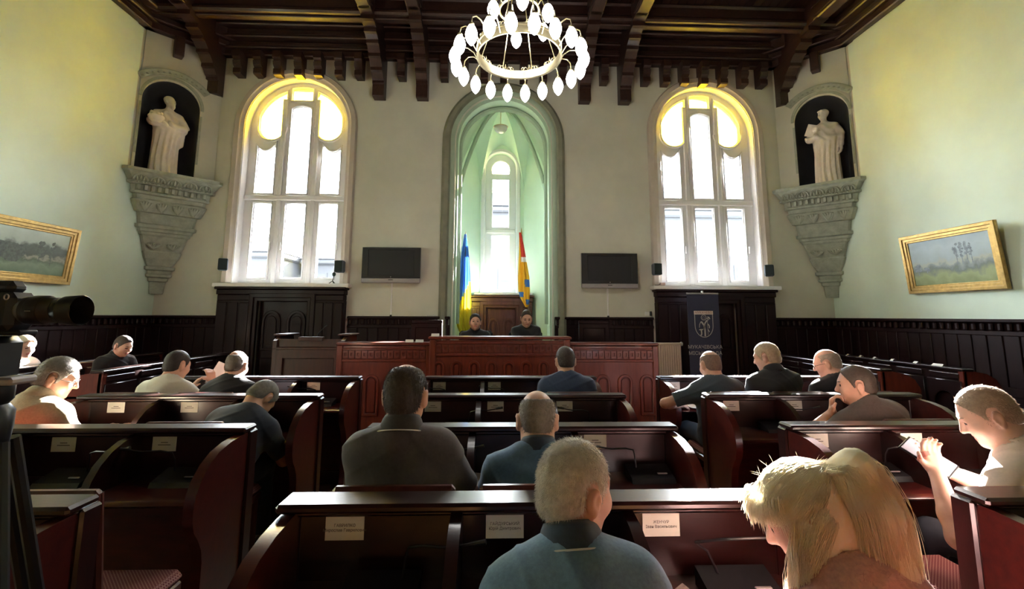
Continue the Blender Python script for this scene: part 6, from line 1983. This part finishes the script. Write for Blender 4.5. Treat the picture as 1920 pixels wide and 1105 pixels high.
# ------------------------------------------------------------------ statues
def statue(side, label):
    M, c0 = CM[side]
    base = M @ Vector((c0 - .01 if side < 0 else c0 - .02, .16, NZ0 + .001))
    rz = PI / 4 if side < 0 else -PI / 4          # local -Y looks out of the niche
    o = thing('statue', label, 'statue', tuple(base), rz)
    sc = 1.44 / 1.76
    B = SDF()
    H = np.array((-.0, -.01, 1.345))
    faceyaw = 180 + (50 if side < 0 else -40)
    R = Rm(faceyaw, 0)
    hs = .84
    CR = SDF()
    def w(*p): return H + R @ (np.array(p, float) * hs)
    add_head(B, H, R, beard=(side < 0), sc=hs)
    if side < 0:
        B.ell(w(0, -.022, .045), (.072, .082, .068), R, k=.008)          # cap of curls
    else:
        B.ell(w(0, -.022, .042), (.074, .082, .068), R, k=.008)
        B.cap(w(-.04, .075, .07), w(.04, .075, .07), .020, k=.015)
    T = np.array((0, .01, 1.20))
    B.cap(T, H - np.array((0, 0, .05)), .046, .043, k=.02)
    # torso and long robe
    B.ell((0, 0, 1.24 * sc), (.165, .11, .19), None, k=.06)
    B.cap((-.12, 0, 1.355 * sc), (.12, 0, 1.355 * sc), .060, k=.05)
    B.cap((-.06, -.09, 1.36 * sc), (.17, -.02, 1.30 * sc), .035, k=.03)
    B.ell((0, 0, 1.05 * sc), (.185, .14, .25), None, k=.08)
    B.cap((0, .0, .95 * sc), (0, .0, .08), .165, .175, k=.10)
    B.cap((-.05, -.02, .9 * sc), (-.07, -.04, .05), .10, .12, k=.05)
    B.cap((.06, -.0, .9 * sc), (.07, .0, .05), .10, .12, k=.05)
    # arms
    if side < 0:
        SL, SR = np.array((-.17, 0, 1.33 * sc)), np.array((.17, 0, 1.33 * sc))
        B.cap(SL, (-.23, -.06, 1.12 * sc), .068, .06, k=.03); B.cap((-.23, -.06, 1.12 * sc), (-.06, -.20, 1.06 * sc), .058, .045, k=.03)
        B.cap(SR, (.24, -.05, 1.10 * sc), .07, .065, k=.03); B.cap((.24, -.05, 1.10 * sc), (.02, -.18, 1.10 * sc), .06, .045, k=.03)
        add_hand(B, np.array((-.05, -.20, 1.07 * sc)), (-.6, -.4, .3), (0, .5, -.6), -1, .5)
        B.cap((.2, -.03, 1.05 * sc), (.19, -.04, .74 * sc), .07, .05, k=.05)
    else:
        SL, SR = np.array((-.17, 0, 1.33 * sc)), np.array((.17, 0, 1.33 * sc))
        B.cap(SL, (-.25, -.06, 1.10 * sc), .066, .058, k=.03); B.cap((-.25, -.06, 1.10 * sc), (-.12, -.18, 1.13 * sc), .055, .045, k=.03)
        add_hand(B, np.array((-.13, -.19, 1.14 * sc)), (.1, -.3, .9), (.2, .8, 0), -1, .5)
        B.cap(SR, (.24, .0, 1.10 * sc), .068, .055, k=.03); B.cap((.24, .0, 1.10 * sc), (.23, -.05, .88 * sc), .052, .04, k=.03)
        add_hand(B, np.array((.23, -.05, .88 * sc)), (0, -.1, -1), (-1, 0, 0), 1, .5)
    B.plane((0, 0, .0), (0, 0, -1))
    def robe(X, Y, Z):
        ang = np.arctan2(X, -Y)
        low = np.clip((1.02 * sc - Z) / .25, 0, 1)
        mid = np.clip((1.45 * sc - Z) / .1, 0, 1) * np.clip((Z - .95 * sc) / .1, 0, 1)
        return low * .017 * np.sin(13 * ang + 1.5 * np.sin(5 * Z)) + mid * .011 * np.sin(38 * Z + 22 * X + 2 * np.sin(20 * X))
    B.disp = robe
    V, Q = B.mesh(.008)
    obj('figure', np_mesh('figure', V, Q), STATUE, o)
    obj('plinth', MB().bbox(-.23, .23, -.20, .16, 0, .035, .008), STATUE, o)
    if side < 0:
        # basket of fruit held before the chest
        mb = MB()
        mb.lathe([(.05, -.06), (.095, -.02), (.12, .03), (.115, .05), (.02, .05)], 14, (-.20, -.25, 1.10 * sc))
        obj('basket', mb, STATUE, o, smooth=True)
        for k in range(9):
            a = k * .7
            obj('fruit', MB().lathe([(.002, -.03), (.028, -.012), (.03, .01), (.018, .026), (.002, .032)], 8, (-.20 + .07 * math.cos(a), -.25 + .06 * math.sin(a), 1.10 * sc + .065 + .015 * (k % 3))), STATUE, o, smooth=True)
        for k in range(5):
            obj('leaf', MB().tube([(-.24 + .02 * k, -.25, 1.10 * sc + .05), (-.28 + .035 * k, -.27, 1.10 * sc + .13 + .01 * (k % 2))], [.014, .003], 6), STATUE, o, smooth=True)
    else:
        bk_ = MB().bbox(-.085, .085, -.018, .018, -.11, .11, .006)
        obj('book', bk_, STATUE, o, loc=(-.17, -.20, 1.25 * sc), rot=(.15, .35, .3))
    return o
statue(-1, 'robed stone statue holding a basket in the left corner niche')
statue(1, 'robed stone statue holding a book in the right corner niche')

# ------------------------------------------------------------------ video camera on a tripod, left foreground
TX, TY = -1.125, 1.10
o = thing('tripod', 'black camera tripod standing in the left aisle', 'tripod', (TX, TY, 0))
ap = (0, 0, 1.30)
obj('centre_bowl', MB().lathe([(.018, -.10), (.042, -.06), (.047, 0), (.047, .035), (.036, .05)], 16, ap), BLACKM, o, smooth=True)
obj('centre_column', MB().tube([(0, 0, .95), (0, 0, 1.24)], .018, 10), BLACKM, o, smooth=True)
for (fx, fy) in ((.42, -.22), (-.40, -.28), (.02, .40)):
    t0 = Vector((fx, fy, 0)).normalized() * .05 + Vector((0, 0, 1.27)); t1 = Vector((fx, fy, .01))
    sd = Vector((-fy, fx, 0)).normalized() * .017
    m_ = t0.lerp(t1, .52); m2 = t0.lerp(t1, .78)
    lg = obj('leg', MB().tube([t0 + sd, m_ + sd], .013, 8).tube([t0 - sd, m_ - sd], .013, 8).tube([t0.lerp(t1, .35), m2], .014, 8).tube([m2.lerp(t0, .12), t1], .011, 8), BLACKM, o, smooth=True)
    obj('leg_lock', MB().tube([m_ + sd * 1.6, m_ - sd * 1.6], .024, 8).tube([m2 + Vector((0, 0, .03)), m2 - Vector((0, 0, .02))], .022, 8), BLACKM, lg, smooth=True)
    obj('lock_lever', MB().bbox(-.012, .012, -.03, .03, -.006, .006, .003), SILVER, lg, loc=m_ + Vector((0, -.03, .02)))
    obj('foot', MB().lathe([(.012, 0), (.024, 0), (.022, .03), (.012, .04)], 10, tuple(t1 - Vector((0, 0, .01)))), BLACK, lg, smooth=True)
    obj('spreader_arm', MB().tube([(0, 0, .72), tuple(t0.lerp(t1, .60))], .008, 6), BLACKM, o)
obj('fluid_head', MB().lathe([(.034, 0), (.042, .01), (.042, .05), (.03, .065)], 16, (0, 0, 1.35)).bbox(-.035, .035, -.04, .04, 1.40, 1.50, .015), BLACKM, o, smooth=True)
obj('head_plate', MB().bbox(-.075, .075, -.032, .032, 1.395, 1.412, .005), SILVER, o)
obj('tilt_knob', MB().lathe([(.03, 0), (.032, .012), (.02, .02)], 16, (0, 0, 0)), BLACKM, o, loc=(.0, -.05, 1.47), rot=(PI / 2, 0, 0), smooth=True)
obj('knob_ring', MB().torus((0, 0, 0), .024, .0022, 24, 6, axis='y'), SILVER, o, loc=(.0, -.074, 1.47), smooth=True)
obj('pan_handle', MB().tube([(-.02, .05, 1.45), (-.20, .02, 1.38), (-.42, .0, 1.28)], [.010, .010, .014], 8), BLACKM, o, smooth=True)

o = thing('camera', 'black photo camera with a long hooded lens pointing right, on the tripod', 'camera', (TX + .05, TY, 1.512))
o.scale = (.62, .75, .75)
obj('body', MB().bbox(-.13, .005, -.045, .045, .0, .115, .018).bbox(-.10, -.02, -.03, .03, .11, .15, .016), BLACK, o)
obj('grip', MB().bbox(-.13, -.08, -.06, -.03, .01, .11, .018), BLACK, o)
def lens_part(nm, pr, m, n=24):
    me = MB().lathe([(r, x) for x, r in pr], n).mesh(nm)
    me.transform(Matrix(((0, 0, 1, 0), (0, 1, 0, 0), (-1, 0, 0, .062), (0, 0, 0, 1))))
    return obj(nm, me, m, o, smooth=True)
lens_part('lens_mount', [(0, .034), (.012, .036), (.012, .040), (.025, .040)], GREYP)
lens_part('lens_barrel', [(.02, .040), (.025, .042), (.09, .042), (.095, .038), (.125, .038), (.128, .034)], BLACK)
zr = lens_part('zoom_ring', [(.040, .0435), (.043, .0445), (.085, .0445), (.088, .0435)], BLACKM)
lens_part('lens_hood', [(.12, .034), (.128, .037), (.148, .039), (.152, .043), (.205, .046), (.208, .044), (.150, .036), (.13, .030)], BLACKM)
lens_part('front_glass', [(.13, .031), (.138, .025), (.142, .008)], SCREEN)
obj('scale_mark', MB().bbox(.055, .075, -.0462, -.0440, .058, .060, .0005), SILVER, o)
obj('mount_plate', MB().bbox(-.10, .03, -.03, .03, -.012, .002, .004), BLACKM, o)
obj('strap_lug', MB().torus((-.01, -.048, .10), .008, .002, 12, 6, axis='y'), SILVER, o, smooth=True)
